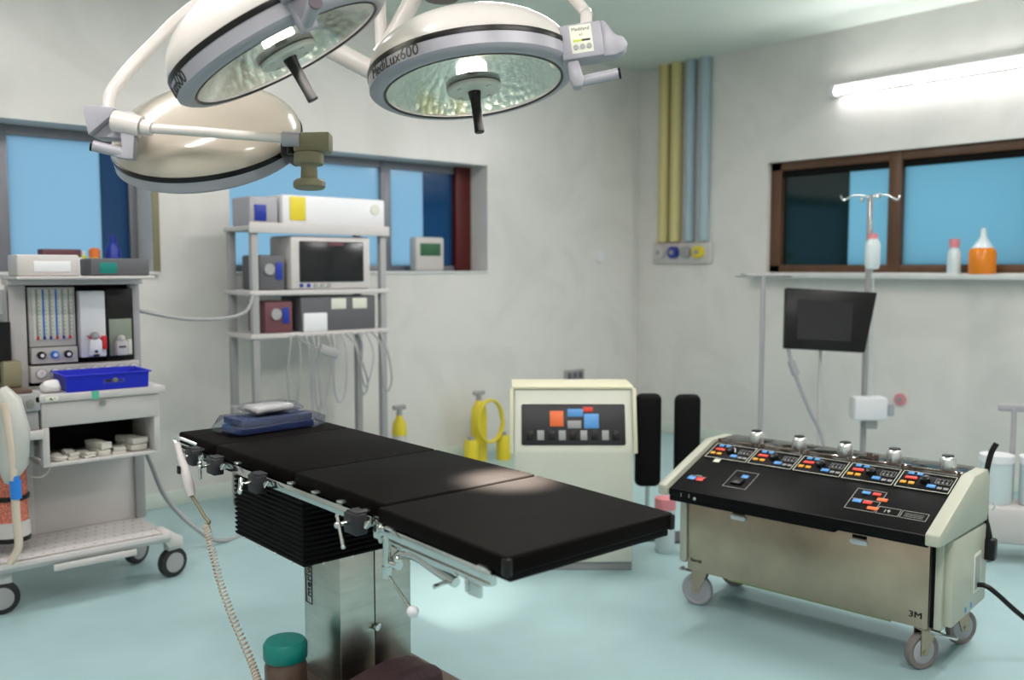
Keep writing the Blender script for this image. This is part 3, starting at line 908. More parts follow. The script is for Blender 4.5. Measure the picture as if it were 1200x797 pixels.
def lamp_head(label, loc, n, xdir, text_phi=None, box_phi=None, lit=True, box_tang=-0.05, cone=20, grip=0.150, box_dz=-0.010):
    M = lamp_frame(loc, n, xdir)
    t = bpy.data.objects.new('surgical_lamp', None); C.objects.link(t)
    t.matrix_world = M
    tag(t, label, 'surgical lamp', 'surgical lamp heads')
    R = 0.328
    # rim plane z=0 is the glass; dome starts at z=0.075
    prof = [(R * math.cos(a), 0.058 + 0.165 * math.sin(a)) for a in [PI / 2 * k / 20 for k in range(20)]] + [(0, 0.223)]
    MB().lathe(prof, 72).build('dome', LAMPW, t)
    MB().lathe([(R - .004, 0.045), (R + 0.004, 0.045), (R + 0.005, 0.053), (R + 0.004, 0.062), (R - .004, 0.063)], 72).build('black_seal', BLACK, t)
    rg = MB().lathe([(R - 0.006, 0.047), (R + 0.003, 0.045), (R + 0.003, 0.010), (R - 0.003, 0.004), (R - 0.020, -0.006), (R - 0.036, -0.007), (R - 0.043, -0.003), (R - 0.043, 0.006)], 72).build('rim_ring', LAMPG, t)
    if text_phi is not None:
        tx = MB()
        def wrap(c):
            ph = R_(text_phi) + c.x / (R + 0.003)
            r = R + 0.0036 + c.z
            return Vector((r * math.cos(ph), r * math.sin(ph), 0.028 + c.y))
        tx.text('MediLux600', 0.047, None, 0.0009, wrap, xs=0.98)
        tx.build('rim_lettering', INKB, rg, flat=True)
    # reflector bowl
    MB().lathe([(0.286, 0.002), (0.275, 0.030), (0.245, 0.072), (0.20, 0.110), (0.14, 0.140), (0.07, 0.155), (0.0, 0.157)], 72).build('reflector', MIRROR, t)
    MB().lathe([(0.0, -0.004), (0.286, -0.004), (0.286, -0.001), (0.0, -0.001)], 64).build('glass_disc', GLASS, t)
    MB().lathe([(0.28, -0.0045), (0.288, -0.0055), (0.288, -0.008), (0.28, -0.0065)], 64).build('glass_gasket', BLACK, t)
    # bulb column and hub
    bl = MB().lathe([(0.0, 0.030), (0.042, 0.030), (0.048, 0.040), (0.048, 0.070), (0.040, 0.080), (0, 0.082)], 28).build('lamp_bulb', BULB if lit else WHITEP, t)
    MB().lathe([(0.0, 0.0), (0.083, 0.0), (0.088, 0.006), (0.088, 0.018), (0.078, 0.024), (0.05, 0.026), (0, 0.03)], 40).build('bulb_holder', BROWN, t)
    hb = MB().lathe([(0.0, -0.017), (0.080, -0.017), (0.086, -0.012), (0.087, -0.003), (0.0, -0.003)], 48).build('hub_disc', CREAM, t)
    for k in range(4):
        a = PI / 4 + k * PI / 2
        MB().cyl((0.066 * math.cos(a), 0.066 * math.sin(a), -0.016), (0.066 * math.cos(a), 0.066 * math.sin(a), -0.021), 0.007).build('hub_screw', CHROME, hb)
    MB().lathe([(0, -0.016), (0.021, -0.016), (0.019, -0.035), (0.0165, -0.06), (0.0155, -0.03 - grip * 0.6), (0.0165, 0.003 - grip), (0.014, -grip), (0, -grip)], 28).build('handle', BLACK, t)
    if box_phi is not None:
        B = Matrix.Rotation(R_(box_phi), 4, 'Z') @ Matrix.Translation((-0.052, 0, box_dz))      # x radial, y tangential
        q = box_tang
        MB().cyl(B @ Vector((0.315, 0, 0.035)), B @ Vector((0.38, q * 0.6, 0.035)), 0.022).build('pivot_boss', CREAM, t)
        bx = MB().box(0.350 - 0.012, 0.465, q - 0.055, q + 0.02, -0.018, 0.090, 0.006, B)
        bx = bx.build('control_box', LAMPG, t)
        MB().prism([(0.455, -0.02), (0.465, 0.095), (0.480, 0.09), (0.505, 0.045), (0.530, 0.035), (0.540, 0.010), (0.525, -0.012), (0.50, -0.02)], 'y', q - 0.045, q + 0.015, 0.008, B).build('box_shoulder', LAMPG, t)
        Mt = B @ Matrix.Translation((0.402, q - 0.0552, 0.040)) @ Matrix.Rotation(PI / 2, 4, 'X')
        MB().box(-0.033, 0.033, -0.043, 0.043, 0.0, 0.0012, 0.0004, Mt).build('control_label', LCD, bx)
        MB().text('Mediland', 0.015, Mt @ Matrix.Translation((0, 0.030, 0.0013)), 0.0003).text('x1', 0.012, Mt @ Matrix.Translation((0, 0.013, 0.0013)), 0.0003).box(0.0, 0.026, -0.008, -0.002, 0.0012, 0.0018, 0, Mt).build('label_print', INKB, bx, flat=True)
        MB().box(-0.026, 0.0, -0.008, -0.002, 0.0012, 0.0018, 0, Mt).build('level_strip', LIME, bx, flat=True)
        for k in (-0.020, 0, 0.020):
            MB().cyl(Mt @ Vector((k, -0.025, 0.001)), Mt @ Vector((k, -0.025, 0.004)), 0.008).build('round_button', GREYM, bx)
        br = MB().prism([(0.352, -0.018), (0.352, -0.075), (0.362, -0.098), (0.385, -0.100), (0.395, -0.085), (0.392, -0.06), (0.385, -0.018)], 'y', q - 0.045, q + 0.0, 0.005, B)
        br.cyl(B @ Vector((0.375, q - 0.022, -0.080)), B @ Vector((0.500, q - 0.030, -0.074)), 0.0165)
        g = br.build('grip_bracket', LAMPG, t)
        MB().cyl(B @ Vector((0.499, q - 0.030, -0.074)), B @ Vector((0.506, q - 0.0304, -0.0737)), 0.017).build('grip_cap', BLACK if abs(box_phi) < 30 else PURPLE, g)
    # working light of the bulb
    if lit:
        sd = bpy.data.lights.new('lamp_spot', 'SPOT')
        sd.energy = lit; sd.color = (1.0, 0.93, 0.84); sd.spot_size = R_(cone); sd.spot_blend = 1.0; sd.shadow_soft_size = 0.05
        so = bpy.data.objects.new('lamp_spot', sd); C.objects.link(so)
        so.parent = t
        so.location = (0.045, -0.03, -0.05)
    return t, M


def aim(t, target):
    so = [c for c in t.children if c.type == 'LIGHT'][0]
    Mi = lamp_frame_of[t.name].inverted()
    d = (Mi @ Vector(target)) - so.location
    so.rotation_euler = d.to_track_quat('-Z', 'Y').to_euler()


lamp_frame_of = {}
RX = (0.755, -0.656, 0.0)
UPV = Vector((0.051, 0.059, 0.997))


def xtilt(deg):
    return Vector(RX) * math.cos(R_(deg)) + UPV * math.sin(R_(deg))


l1, M1 = lamp_head('white domed surgical lamp on the right, lettered grey rim and lit glass over the table', (1.859, 2.325, 2.130), (0.008, -0.188, -0.982), xtilt(7.4), text_phi=-135, box_phi=-3, lit=3200, cone=16, box_tang=-0.10, box_dz=0.004)
lamp_frame_of[l1.name] = M1
l2, M2 = lamp_head('white surgical lamp at the top left, tilted steeply with its lit glass facing right', (1.258, 2.425, 2.163), (0.426, -0.231, -0.875), xtilt(29.3), text_phi=-158, box_phi=-65, lit=250, box_tang=-0.02, box_dz=0.055)
lamp_frame_of[l2.name] = M2
l3, M3 = lamp_head('beige surgical lamp seen from behind at the left, turned away with its dome towards us', (1.374, 3.232, 1.965), (0.365, 0.372, -0.853), xtilt(13.5), lit=20, grip=0.075)
lamp_frame_of[l3.name] = M3
aim(l1, (1.74, 2.02, 0.93))
aim(l2, (2.50, 3.40, 0.0))
aim(l3, (1.7, 4.2, 0.0))
for ch in l3.children:
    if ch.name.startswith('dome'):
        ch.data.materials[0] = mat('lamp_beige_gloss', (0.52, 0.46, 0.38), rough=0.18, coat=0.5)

# yokes and suspension arms
J1 = inv_m = M1.inverted()
y1 = MB().tube([(0.365, -0.11, 0.08), (0.375, -0.09, 0.14), (0.385, 0.0, 0.20), (0.32, 0.0, 0.285), (0.20, 0.0, 0.37), (0.05, 0.0, 0.415), (0.0, 0.0, 0.42)], 0.0185, smooth=8, n=18).build('yoke_arm', LAMPW, l1)
h1 = M1 @ Vector((0, 0, 0.42))
MB().cyl((0, 0, 0.40), (0, 0, 0.47), 0.032).build('yoke_joint', LAMPG, l1)
y2 = MB().tube([(0.145, -0.325, 0.12), (0.15, -0.33, 0.18), (0.14, -0.34, 0.23), (0.10, -0.22, 0.33), (0.05, -0.08, 0.40), (0, 0, 0.42)], 0.0185, smooth=8, n=18).build('yoke_arm', LAMPW, l2)
MB().cyl((0, 0, 0.40), (0, 0, 0.47), 0.032).build('yoke_joint', LAMPG, l2)
h2 = M2 @ Vector((0, 0, 0.44))
hub = Vector((2.09, 2.806, 2.60))
t = thing('ceiling_mount', 'pale ceiling column with a dark brown lower bearing above the right surgical lamp', 'lamp mount', (hub.x, hub.y, ZC - 0.001))
Im = inv(t)
MB().cyl((hub.x, hub.y, 2.615), (hub.x, hub.y, ZC - 0.08), 0.055, n=32).build('column_tube', LAMPW, t, Im)
MB().lathe([(0, ZC - 0.09), (0.09, ZC - 0.09), (0.17, ZC - 0.02), (0.17, ZC - 0.002), (0, ZC - 0.002)], 40, T(hub.x, hub.y, 0)).build('ceiling_cover', LAMPW, t, Im)
MB().lathe([(0, 2.548), (0.060, 2.548), (0.072, 2.56), (0.072, 2.60), (0.06, 2.615), (0, 2.615)], 36, T(hub.x, hub.y, 0)).build('bearing', BROWN, t, Im)
# arm of the right lamp
I1 = M1.inverted()
MB().tube([h1 + Vector((0, 0, 0.03)), h1 + Vector((0.03, 0.05, 0.10)), h1 + Vector((0.10, 0.2, 0.16)), (hub.x - 0.02, hub.y - 0.04, 2.80)], 0.026, n=16, smooth=6).build('suspension_arm', LAMPW, l1, I1)
# arm of the left lamp
I2m = M2.inverted()
MB().tube([h2 + Vector((0, 0, 0.0)), h2 + Vector((0.05, 0.05, 0.16)), (1.5, 2.66, 2.98), (hub.x - 0.02, hub.y, 3.02)], 0.028, n=16, smooth=6).build('suspension_arm', LAMPW, l2, I2m)
# yoke, box and arms of the rear lamp
I3 = M3.inverted()
def W3(mb, name, m, parent=None):
    return mb.build(name, m, parent or l3, I3)
W3(MB().tube([(0.993, 3.15, 2.064), (1.011, 3.168, 2.129), (1.08, 3.184, 2.221), (1.178, 3.204, 2.329), (1.269, 3.213, 2.427), (1.361, 3.194, 2.495), (1.523, 3.162, 2.512)], 0.021, n=16, smooth=5), 'yoke_arm', LAMPW)
W3(MB().tube([(1.50, 3.165, 2.475), (1.56, 3.14, 2.465), (1.74, 3.04, 2.365), (1.90, 2.945, 2.275)], 0.036, n=18), 'lower_arm', LAMPW)
W3(MB().cyl((1.915, 2.945, 2.255), (1.922, 2.962, 2.545), 0.022, n=16), 'arm_knuckle', LAMPW)
W3(MB().tube([(1.915, 2.955, 2.345), (1.96, 2.92, 2.43), (2.035, 2.86, 2.60), (2.07, 2.82, 2.70)], 0.033, n=18), 'upper_arm', LAMPW)
def oriented(c, ex, ez=UPV):
    """frame at c with x along ex"""
    x = Vector(ex).normalized(); z = Vector(ez); z = (z - x * z.dot(x)).normalized(); y = z.cross(x)
    M = Matrix((x, y, z)).transposed().to_4x4(); M.translation = Vector(c)
    return M
# wedge housing at the left end
B3 = oriented((1.008, 3.082, 2.008), Vector((0.755, -0.656, -0.06))) @ Matrix.Scale(0.84, 4)
W3(MB().prism([(-0.125, 0.062), (-0.095, -0.052), (-0.02, 0.020), (0.0, 0.055), (-0.03, 0.062)], 'y', -0.06, -0.02, 0.004, B3)
   .prism([(-0.125, 0.062), (-0.095, -0.052), (0.03, -0.050), (0.075, 0.0), (0.070, 0.045), (0.05, 0.055)], 'y', -0.022, 0.06, 0.006, B3), 'yoke_housing', LAMPG)
W3(MB().cyl(B3 @ Vector((-0.01, -0.035, 0.012)), B3 @ Vector((0.095, -0.035, -0.005)), 0.034, n=28), 'housing_barrel', LAMPW)
W3(MB().cyl(B3 @ Vector((0.097, -0.035, -0.005)), B3 @ Vector((0.135, -0.035, -0.010)), 0.024, 0.022, n=24), 'barrel_collar', LAMPW)
W3(MB().prism([(0.02, -0.03), (0.075, -0.03), (0.075, -0.130), (0.055, -0.132), (-0.0, -0.125), (0.0, -0.10), (0.03, -0.09)], 'y', -0.05, -0.01, 0.004, B3).cyl(B3 @ Vector((0.03, -0.03, -0.108)), B3 @ Vector((-0.075, -0.06, -0.092)), 0.0175), 'grip_bracket', LAMPG)
W3(MB().cyl(B3 @ Vector((-0.074, -0.0597, -0.0922)), B3 @ Vector((-0.081, -0.0617, -0.0911)), 0.018), 'grip_cap', BLACK)
W3(MB().cyl(B3 @ Vector((0.11, -0.035, -0.008)), (1.445, 2.743, 1.971), 0.0155, n=20), 'cross_bar', LAMPW)
W3(MB().cyl((1.416, 2.768, 1.972), (1.459, 2.732, 1.970), 0.024, n=24), 'bar_end', LAMPG)
K3 = oriented((1.492, 2.736, 1.957), Vector((0.755, -0.656, 0.02)))
W3(MB().box(-0.045, 0.075, -0.03, 0.03, -0.028, 0.036, 0.008, K3), 'bracket_arm', KHAKI)
W3(MB().lathe([(0, -0.145), (0.046, -0.145), (0.052, -0.140), (0.052, -0.124), (0.044, -0.116), (0.028, -0.114), (0.026, -0.075), (0.030, -0.068), (0.046, -0.066), (0.048, -0.060), (0.048, -0.030), (0, -0.030)], 32, K3 @ Matrix.Translation((0.0, 0, 0))), 'bracket_knob', KHAKI)
W3(MB().box(-0.10, -0.045, 0.02, 0.20, -0.035, 0.030, 0.012, K3).cyl(K3 @ Vector((-0.06, 0.0, -0.03)), K3 @ Vector((-0.06, 0.0, 0.032)), 0.012), 'rim_clamp', BLACK)

# ------------------------------------------------------------------ anaesthesia machine
am = thing('anaesthesia_machine', 'pale grey anaesthesia trolley with drawer, open shelf and black castors at the left', 'medical trolley', (1.30, 4.80, 0))
I = inv(am)
MB().box(0.55, 1.63, 4.46, 4.90, 0.205, 0.245, 0.008).prism([(4.44, 0.245), (4.44, 0.225), (4.46, 0.20), (4.48, 0.20), (4.48, 0.245)], 'x', 0.55, 1.63, 0.002).build('bottom_shelf', GREYP, am, I)
MB().box(1.09, 1.46, 4.425, 4.445, 0.175, 0.205, 0.006).build('foot_bar', GREYP, am, I)
dm = MB()
for i in range(22):
    for j in range(5):
        dm.cyl((0.62 + i * 0.045 + (j % 2) * .022, 4.52 + j * 0.07, 0.2452), (0.62 + i * 0.045 + (j % 2) * .022, 4.52 + j * 0.07, 0.2462), 0.006, n=8)
o = dm.build('shelf_dimples', GREYM, am, I); o['kind'] = 'stuff'
MB().box(1.04, 1.115, 4.84, 4.92, 0.245, 1.47, 0.006).build('upright', GREYP, am, I)
MB().box(1.60, 1.650, 4.84, 4.92, 0.245, 1.47, 0.006).build('upright', GREYM, am, I)
MB().box(1.115, 1.60, 4.86, 4.89, 0.245, 0.70, 0.002).build('back_panel', GREYP, am, I)
MB().box(1.055, 1.645, 4.50, 4.86, 0.940, 0.976, 0.006).build('worktop', GREYP, am, I)
# drawer and open compartment
dr = MB().box(1.085, 1.618, 4.515, 4.84, 0.825, 0.938, 0.005).build('drawer', GREYP, am, I)
MB().cyl((1.352, 4.516, 0.915), (1.352, 4.506, 0.915), 0.014).build('drawer_lock', STEEL, dr, I)
MB().box(1.085, 1.115, 4.515, 4.85, 0.650, 0.824, 0.003).box(1.590, 1.618, 4.515, 4.85, 0.650, 0.824, 0.003).box(1.085, 1.618, 4.515, 4.85, 0.640, 0.655, 0.003).box(1.085, 1.618, 4.84, 4.852, 0.640, 0.824, 0.001).build('open_compartment', GREYP, am, I)
MB().box(1.12, 1.588, 4.832, 4.839, 0.657, 0.822).build('compartment_black_sheet', BLACKM, am, I)  # matt black sheet across the back of the compartment
MB().box(1.33, 1.40, 4.505, 4.515, 0.643, 0.655, 0.002).build('shelf_clip', GREYP, am, I)
# mint tape, maker's plate on the worktop edge
MB().box(1.300, 1.332, 4.4985, 4.5005, 0.938, 0.977).build('mint_tape', MINT, am, I)
MB().box(1.10, 1.155, 4.4988, 4.5005, 0.948, 0.968, 0.0004).build('maker_plate', LCD, am, I)
MB().box(1.118, 1.127, 4.498, 4.4992, 0.953, 0.961).box(1.1265, 1.132, 4.498, 4.4992, 0.951, 0.955).box(1.137, 1.142, 4.498, 4.4992, 0.957, 0.961).build('plate_print', INKB, am, I)
# upper instrument rack
MB().box(1.115, 1.60, 4.875, 4.91, 0.976, 1.47, 0.002).build('rack_back', BLACKM, am, I)
MB().box(1.03, 1.655, 4.80, 4.92, 1.472, 1.50, 0.005).box(1.03, 1.655, 4.62, 4.92, 1.500, 1.515, 0.004).build('top_shelf', GREYP, am, I)
# flowmeter block
fb = MB().box(1.125, 1.335, 4.84, 4.875, 1.172, 1.46, 0.004).build('flowmeter_block', GREYP, am, I)
MB().box(1.142, 1.320, 4.836, 4.841, 1.205, 1.45, 0.001).build('flowmeter_window', LCD, fb, I)
for k, m in enumerate((GREYM, BLUEL, GREYM, BLUEL, GREYM, GREYM)):
    x = 1.160 + 0.029 * k
    tbm = MB().cyl((x, 4.834, 1.215), (x, 4.834, 1.45), 0.0045, n=10).build('flow_tube', m, fb, I)
    MB().cyl((x, 4.830, 1.207), (x, 4.830, 1.222), 0.006, n=10).build('flow_valve', RED if k in (0, 3, 5) else BLUEP, tbm, I)
    sc_ = MB()
    for j in range(11):
        sc_.box(x + 0.006, x + 0.013, 4.8345, 4.8362, 1.232 + j * 0.019, 1.234 + j * 0.019)
    sc_.build('flow_scale', INKB, fb, I)
kp = MB().box(1.125, 1.335, 4.82, 4.875, 1.090, 1.168, 0.004).build('knob_panel', GREYP, am, I)
for x, m in ((1.168, BLACK), (1.227, BLUEL), (1.288, BLACK)):
    k_ = MB().lathe([(0, 0), (0.019, 0), (0.018, 0.02), (0.013, 0.024), (0, 0.024)], 20, Matrix.Translation((x, 4.82, 1.132)) @ Matrix.Rotation(PI / 2, 4, 'X')).build('flow_knob', m, kp, I)
    MB().cyl((x, 4.797, 1.132), (x, 4.794, 1.132), 0.009).build('knob_face', WHITEP, k_, I)
# gauge strip
gs = MB().box(1.115, 1.625, 4.80, 4.875, 1.000, 1.080, 0.004).build('gauge_strip', GREYP, am, I)
for k in range(8):
    x = 1.160 + 0.062 * k
    g = MB().cyl((x, 4.80, 1.045), (x, 4.792, 1.045), 0.024, n=24).build('pressure_gauge', GREYM, gs, I)
    MB().cyl((x, 4.792, 1.045), (x, 4.790, 1.045), 0.021, n=24).build('gauge_dial', WHITEP, g, I)
    MB().prism([(x - 0.002, 1.045), (x + 0.002, 1.045), (x + 0.012, 1.058)], 'y', 4.788, 4.790).build('gauge_needle', RED if k < 2 else INKB, g, I)
# white vaporiser with red sleeve, and smaller vaporiser in a black bay
vp = MB().box(1.346, 1.466, 4.80, 4.87, 1.110, 1.44, 0.006).build('vaporiser_housing', WHITEP, am, I)
MB().prism([(1.372, 1.118), (1.435, 1.118), (1.437, 1.19), (1.425, 1.205), (1.378, 1.20)], 'y', 4.765, 4.80, 0.006).build('vaporiser_front', WHITEP, vp, I)
MB().sphere((1.405, 4.78, 1.215), 0.022).build('vaporiser_dial', GREYM, vp, I)
MB().prism([(1.372, 1.220), (1.385, 1.203), (1.43, 1.195), (1.438, 1.21), (1.42, 1.205), (1.39, 1.214)], 'y', 4.770, 4.801).build('red_band', RED, vp, I)
MB().box(1.440, 1.462, 4.775, 4.80, 1.148, 1.215, 0.004).build('red_tag', RED, vp, I)
MB().cyl((1.405, 4.764, 1.140), (1.405, 4.755, 1.140), 0.007).box(1.392, 1.42, 4.758, 4.766, 1.116, 1.127, 0.002).build('drain_plug', BLACK, vp, I)
bay = MB().box(1.478, 1.612, 4.83, 4.86, 1.085, 1.45, 0.004).build('bay_frame', BLACK, am, I)
MB().box(1.490, 1.600, 4.826, 4.831, 1.108, 1.295, 0.001).build('bay_back', SCRG, bay, I)
MB().box(1.512, 1.566, 4.785, 4.826, 1.112, 1.185, 0.005).sphere((1.538, 4.80, 1.195), 0.02).build('small_vaporiser', GREYP, bay, I)
MB().box(1.570, 1.592, 4.80, 4.826, 1.115, 1.19, 0.004).build('filler_port', CREAM, bay, I)
MB().box(1.522, 1.556, 4.783, 4.786, 1.150, 1.160).build('purple_tag', PURPLE, bay, I)
# left wing: ledge, ventilator box, canister, bag and hoses
MB().box(0.70, 1.085, 4.49, 4.80, 0.778, 0.818, 0.005).build('side_ledge', GREYP, am, I)
vb = MB().box(0.975, 1.075, 4.52, 4.78, 0.820, 0.905, 0.004).box(0.96, 1.08, 4.50, 4.79, 0.908, 0.985, 0.005).build('ventilator_box', GREYM, am, I)
MB().cyl((1.036, 4.50, 0.945), (1.036, 4.485, 0.945), 0.016).cyl((1.036, 4.49, 0.945), (1.036, 4.478, 0.945), 0.009).build('box_dial', STEEL, vb, I)
MB().box(0.99, 1.06, 4.55, 4.75, 0.986, 1.000, 0.003).build('box_plate', BROWN, vb, I)
MB().box(0.93, 1.07, 4.62, 4.78, 0.722, 0.778, 0.004).box(1.02, 1.06, 4.56, 4.62, 0.69, 0.765, 0.003).build('ledge_bracket', GREYM, am, I)
MB().box(0.86, 1.035, 4.84, 4.92, 0.245, 1.45, 0.005).build('side_column', GREYM, am, I)
MB().box(0.90, 0.975, 4.76, 4.84, 1.18, 1.34, 0.006).cyl((0.985, 4.80, 1.02), (0.985, 4.80, 1.3), 0.05).build('bellows_unit', BLACK, am, I)
MB().cyl((0.955, 4.78, 1.34), (0.955, 4.78, 1.44), 0.045, n=24).build('clear_chamber', HOSE, am, I)
MB().box(0.975, 1.055, 4.70, 4.80, 1.00, 1.12, 0.01).build('wooden_block', KHAKI, am, I)
cn = MB()
for z0, z1, m in ((0.40, 0.50, 0), (0.52, 0.64, 0)):
    cn.cyl((0.965, 4.62, z0), (0.965, 4.62, z1), 0.072, n=28)
cn.build('absorber_canister', SODA, am, I)
for z in (0.50, 0.64, 0.308):
    MB().lathe([(0, z), (0.080, z), (0.082, z + 0.01), (0.080, z + 0.02), (0, z + 0.02)], 28, T(0.965, 4.62, 0)).build('canister_ring', BLACK, am, I)
MB().lathe([(0, 0.33), (0.080, 0.33), (0.078, 0.40), (0, 0.40)], 28, T(0.965, 4.62, 0)).build('canister_base', GREYP, am, I)
MB().tube([(0.90, 4.40, 1.03), (0.925, 4.38, 0.98), (0.94, 4.38, 0.85), (0.93, 4.38, 0.70), (0.915, 4.39, 0.62)], [0.03, 0.05, 0.065, 0.062, 0.02], n=18).build('breathing_bag', HOSE, am, I)
MB().tube([(0.90, 4.34, 0.98), (0.915, 4.33, 0.80), (0.925, 4.34, 0.62), (0.930, 4.35, 0.45), (0.935, 4.36, 0.34), (0.90, 4.37, 0.27)], 0.017, n=14, smooth=6).build('breathing_hose', CORD, am, I)
MB().cyl((0.928, 4.335, 0.64), (0.930, 4.34, 0.56), 0.023).cyl((0.928, 4.335, 0.66), (0.928, 4.335, 0.64), 0.016).build('hose_connector', BLUEL, am, I)
MB().tube([(1.05, 4.60, 0.69), (1.10, 4.56, 0.66), (1.115, 4.55, 0.62), (1.08, 4.56, 0.59), (1.03, 4.60, 0.60)], 0.004, smooth=5).build('thin_tube', HOSE, am, I)
# castors
def big_castor(x, y, ang, up=0.205):
    r = 0.075
    M = T(x, y, 0, ang)
    w = MB().lathe([(0.02, -0.022), (r * 0.85, -0.022), (r * 0.97, -0.018), (r, -0.008), (r, 0.008), (r * 0.97, 0.018), (r * 0.85, 0.022), (0.02, 0.022)], 36, I @ M @ Matrix.Translation((0, 0, r)) @ Matrix.Rotation(PI / 2, 4, 'X')).build('castor', TYREK, am)
    MB().lathe([(0, -0.026), (0.03, -0.025), (0.05, -0.023), (0.05, 0.023), (0.03, 0.025), (0, 0.026)], 30, I @ M @ Matrix.Translation((0, 0, r)) @ Matrix.Rotation(PI / 2, 4, 'X')).build('wheel_hub', GREYM, w)
    f = MB().prism([(-0.035, 2 * r - 0.01), (0.045, 2 * r - 0.01), (0.045, up), (-0.03, up)], 'y', -0.026, 0.026, 0.008, M)
    f.build('castor_housing', GREYP, w, I)
big_castor(1.665, 4.53, R_(15)); big_castor(0.895, 4.53, R_(-10)); big_castor(1.60, 4.86, R_(30)); big_castor(0.8, 4.86, R_(70))
MB().prism([(1.60, 0.25), (1.64, 0.25), (1.70, 0.205), (1.70, 0.165), (1.63, 0.165), (1.60, 0.205)], 'y', 4.47, 4.60, 0.006).build('corner_foot', GREYP, am, I)

# things on the machine
t = thing('instrument_tray', 'deep blue plastic tray lying on the worktop of the left trolley', 'tray', (1.385, 4.632, 0.977), R_(-2))
def tray_wall(mb, w, d, h, th, fl):
    mb.box(-w, w, -d, d, 0, th)
    for sx in (-1, 1):
        mb.prism([(sx * w, 0), (sx * (w + fl), h), (sx * (w + fl - th), h), (sx * (w - th), 0)], 'y', -d, d)
        mb.prism([(sx * d, 0), (sx * (d + fl), h), (sx * (d + fl - th), h), (sx * (d - th), 0)], 'x', -w - fl * 0.7, w + fl * 0.7)
    return mb
tray_wall(MB(), 0.175, 0.115, 0.078, 0.004, 0.014).build('tray_shell', TRAYB, t)
rim = MB()
for a in (-0.198, 0.185):
    rim.box(a, a + 0.013, -0.137, 0.137, 0.074, 0.081, 0.003)
for a in (-0.140, 0.127):
    rim.box(-0.195, 0.195, a, a + 0.013, 0.074, 0.081, 0.003)
rim.build('tray_rim', TRAYB, t)
MB().box(-0.025, 0.075, -0.124, -0.1215, 0.030, 0.058, 0.001, None).build('tray_label', MATS['tray_label_paper'], t)
MB().box(-0.015, 0.012, -0.1248, -0.124, 0.037, 0.050).box(0.046, 0.062, -0.1248, -0.124, 0.038, 0.044).build('label_print', INKB, t)
MB().sphere((0.03, -0.125, 0.045), 0.012, (1, 0.4, 1)).build('tray_stud', KHAKI, t)
m = MB().sphere((0, 0, 0.028), 0.045, (1.05, 0.9, 0.7), 24, 16); m.warp(0.012, 26, 4)
for v in m.bm.verts: v.co.z = max(v.co.z, 0)
single(m, 'gauze_wad', WHITEC, 'crumpled white gauze wad beside the blue tray', 'gauze', (1.143, 4.585, 0.9765))


def packet(seed, l, w, h):
    m = MB()
    m.box(-w, w, -l, l, 0, h * 0.45, 0.003)
    m.box(-w * 0.9, w, -l * 0.96, l, h * 0.5, h, 0.003, T(0, 0, 0, R_(6)))
    m.subdiv(4); m.warp(0.010, 20, seed)
    zmin = min(v.co.z for v in m.bm.verts)
    for v in m.bm.verts: v.co.z = max(v.co.z - zmin * 0.2, 0.0)
    return m
PKT = [('flat cloth packet at the left end of the open shelf', 1.162, 4.60, 0.6555, 0.06, 0.026, 0.022, 6),
       ('small folded cloth second from the left on the open shelf', 1.226, 4.61, 0.6555, 0.07, 0.024, 0.028, -6),
       ('thin folded cloth in the middle left of the open shelf', 1.292, 4.60, 0.6555, 0.06, 0.024, 0.020, 4),
       ('thick folded cloth standing proud in the middle of the open shelf', 1.362, 4.64, 0.6555, 0.09, 0.028, 0.055, 4),
       ('loose folded cloth right of the shelf middle', 1.437, 4.585, 0.6555, 0.05, 0.028, 0.030, -12),
       ('wide flat cloth packet at the right end of the open shelf', 1.525, 4.65, 0.6555, 0.09, 0.040, 0.058, 4)]
for i, (lb, x, y, z, l, w, h, a) in enumerate(PKT):
    o = packet(i + 2, l, w, h).build('cloth_packet', CREAMC)
    o.location = (x, y, z); o.rotation_euler = (0, 0, R_(a))
    tag(o, lb, 'cloth', 'folded cloths in the trolley shelf')
t = thing('patient_monitor', 'low dark monitor on top of the left trolley under the window', 'monitor', (1.50, 4.74, 1.5155))
MB().box(-0.14, 0.14, -0.09, 0.09, 0, 0.085, 0.01).build('monitor_case', DGREY, t)
MB().box(-0.10, -0.02, -0.092, -0.089, 0.012, 0.065, 0.001).build('monitor_screen', TEAL, t)
t = thing('white_box', 'wide white equipment box on top of the left trolley, beside the low dark monitor', 'box', (1.17, 4.74, 1.5155))
MB().box(-0.13, 0.14, -0.09, 0.09, 0, 0.10, 0.01).build('box_body', GREYP, t)
MB().box(-0.06, 0.10, -0.092, -0.089, 0.02, 0.07, 0.001).build('box_face', WHITEP, t)

# ------------------------------------------------------------------ left window sill
zs = 1.5325
t = thing('carton', 'white carton with a maroon top on the left window sill', 'carton', (1.58, Y1 + 0.08, zs))
MB().box(-0.11, 0.11, -0.06, 0.06, 0, 0.085, 0.004).build('carton_body', WHITEP, t)
MB().box(-0.115, 0.10, -0.06, 0.06, 0.086, 0.135, 0.004).build('carton_lid', MAROON, t)
t = thing('spray_bottle', 'yellow bottle with an orange cap on the left window sill', 'bottle', (1.765, Y1 + 0.05, zs))
MB().lathe([(0, 0), (0.035, 0), (0.037, 0.01), (0.037, 0.07), (0.03, 0.085), (0, 0.085)], 24).build('bottle_body', YEL, t)
MB().lathe([(0, 0.085), (0.032, 0.085), (0.034, 0.13), (0.02, 0.145), (0, 0.147)], 24).build('bottle_cap', ORANGE, t)
t = thing('yellow_bottle', 'small pale yellow bottle between the carton and the orange capped bottle', 'bottle', (1.698, Y1 + 0.05, zs))
MB().lathe([(0, 0), (0.022, 0), (0.022, 0.09), (0.012, 0.10), (0, 0.10)], 20).build('bottle_body', LIME, t)
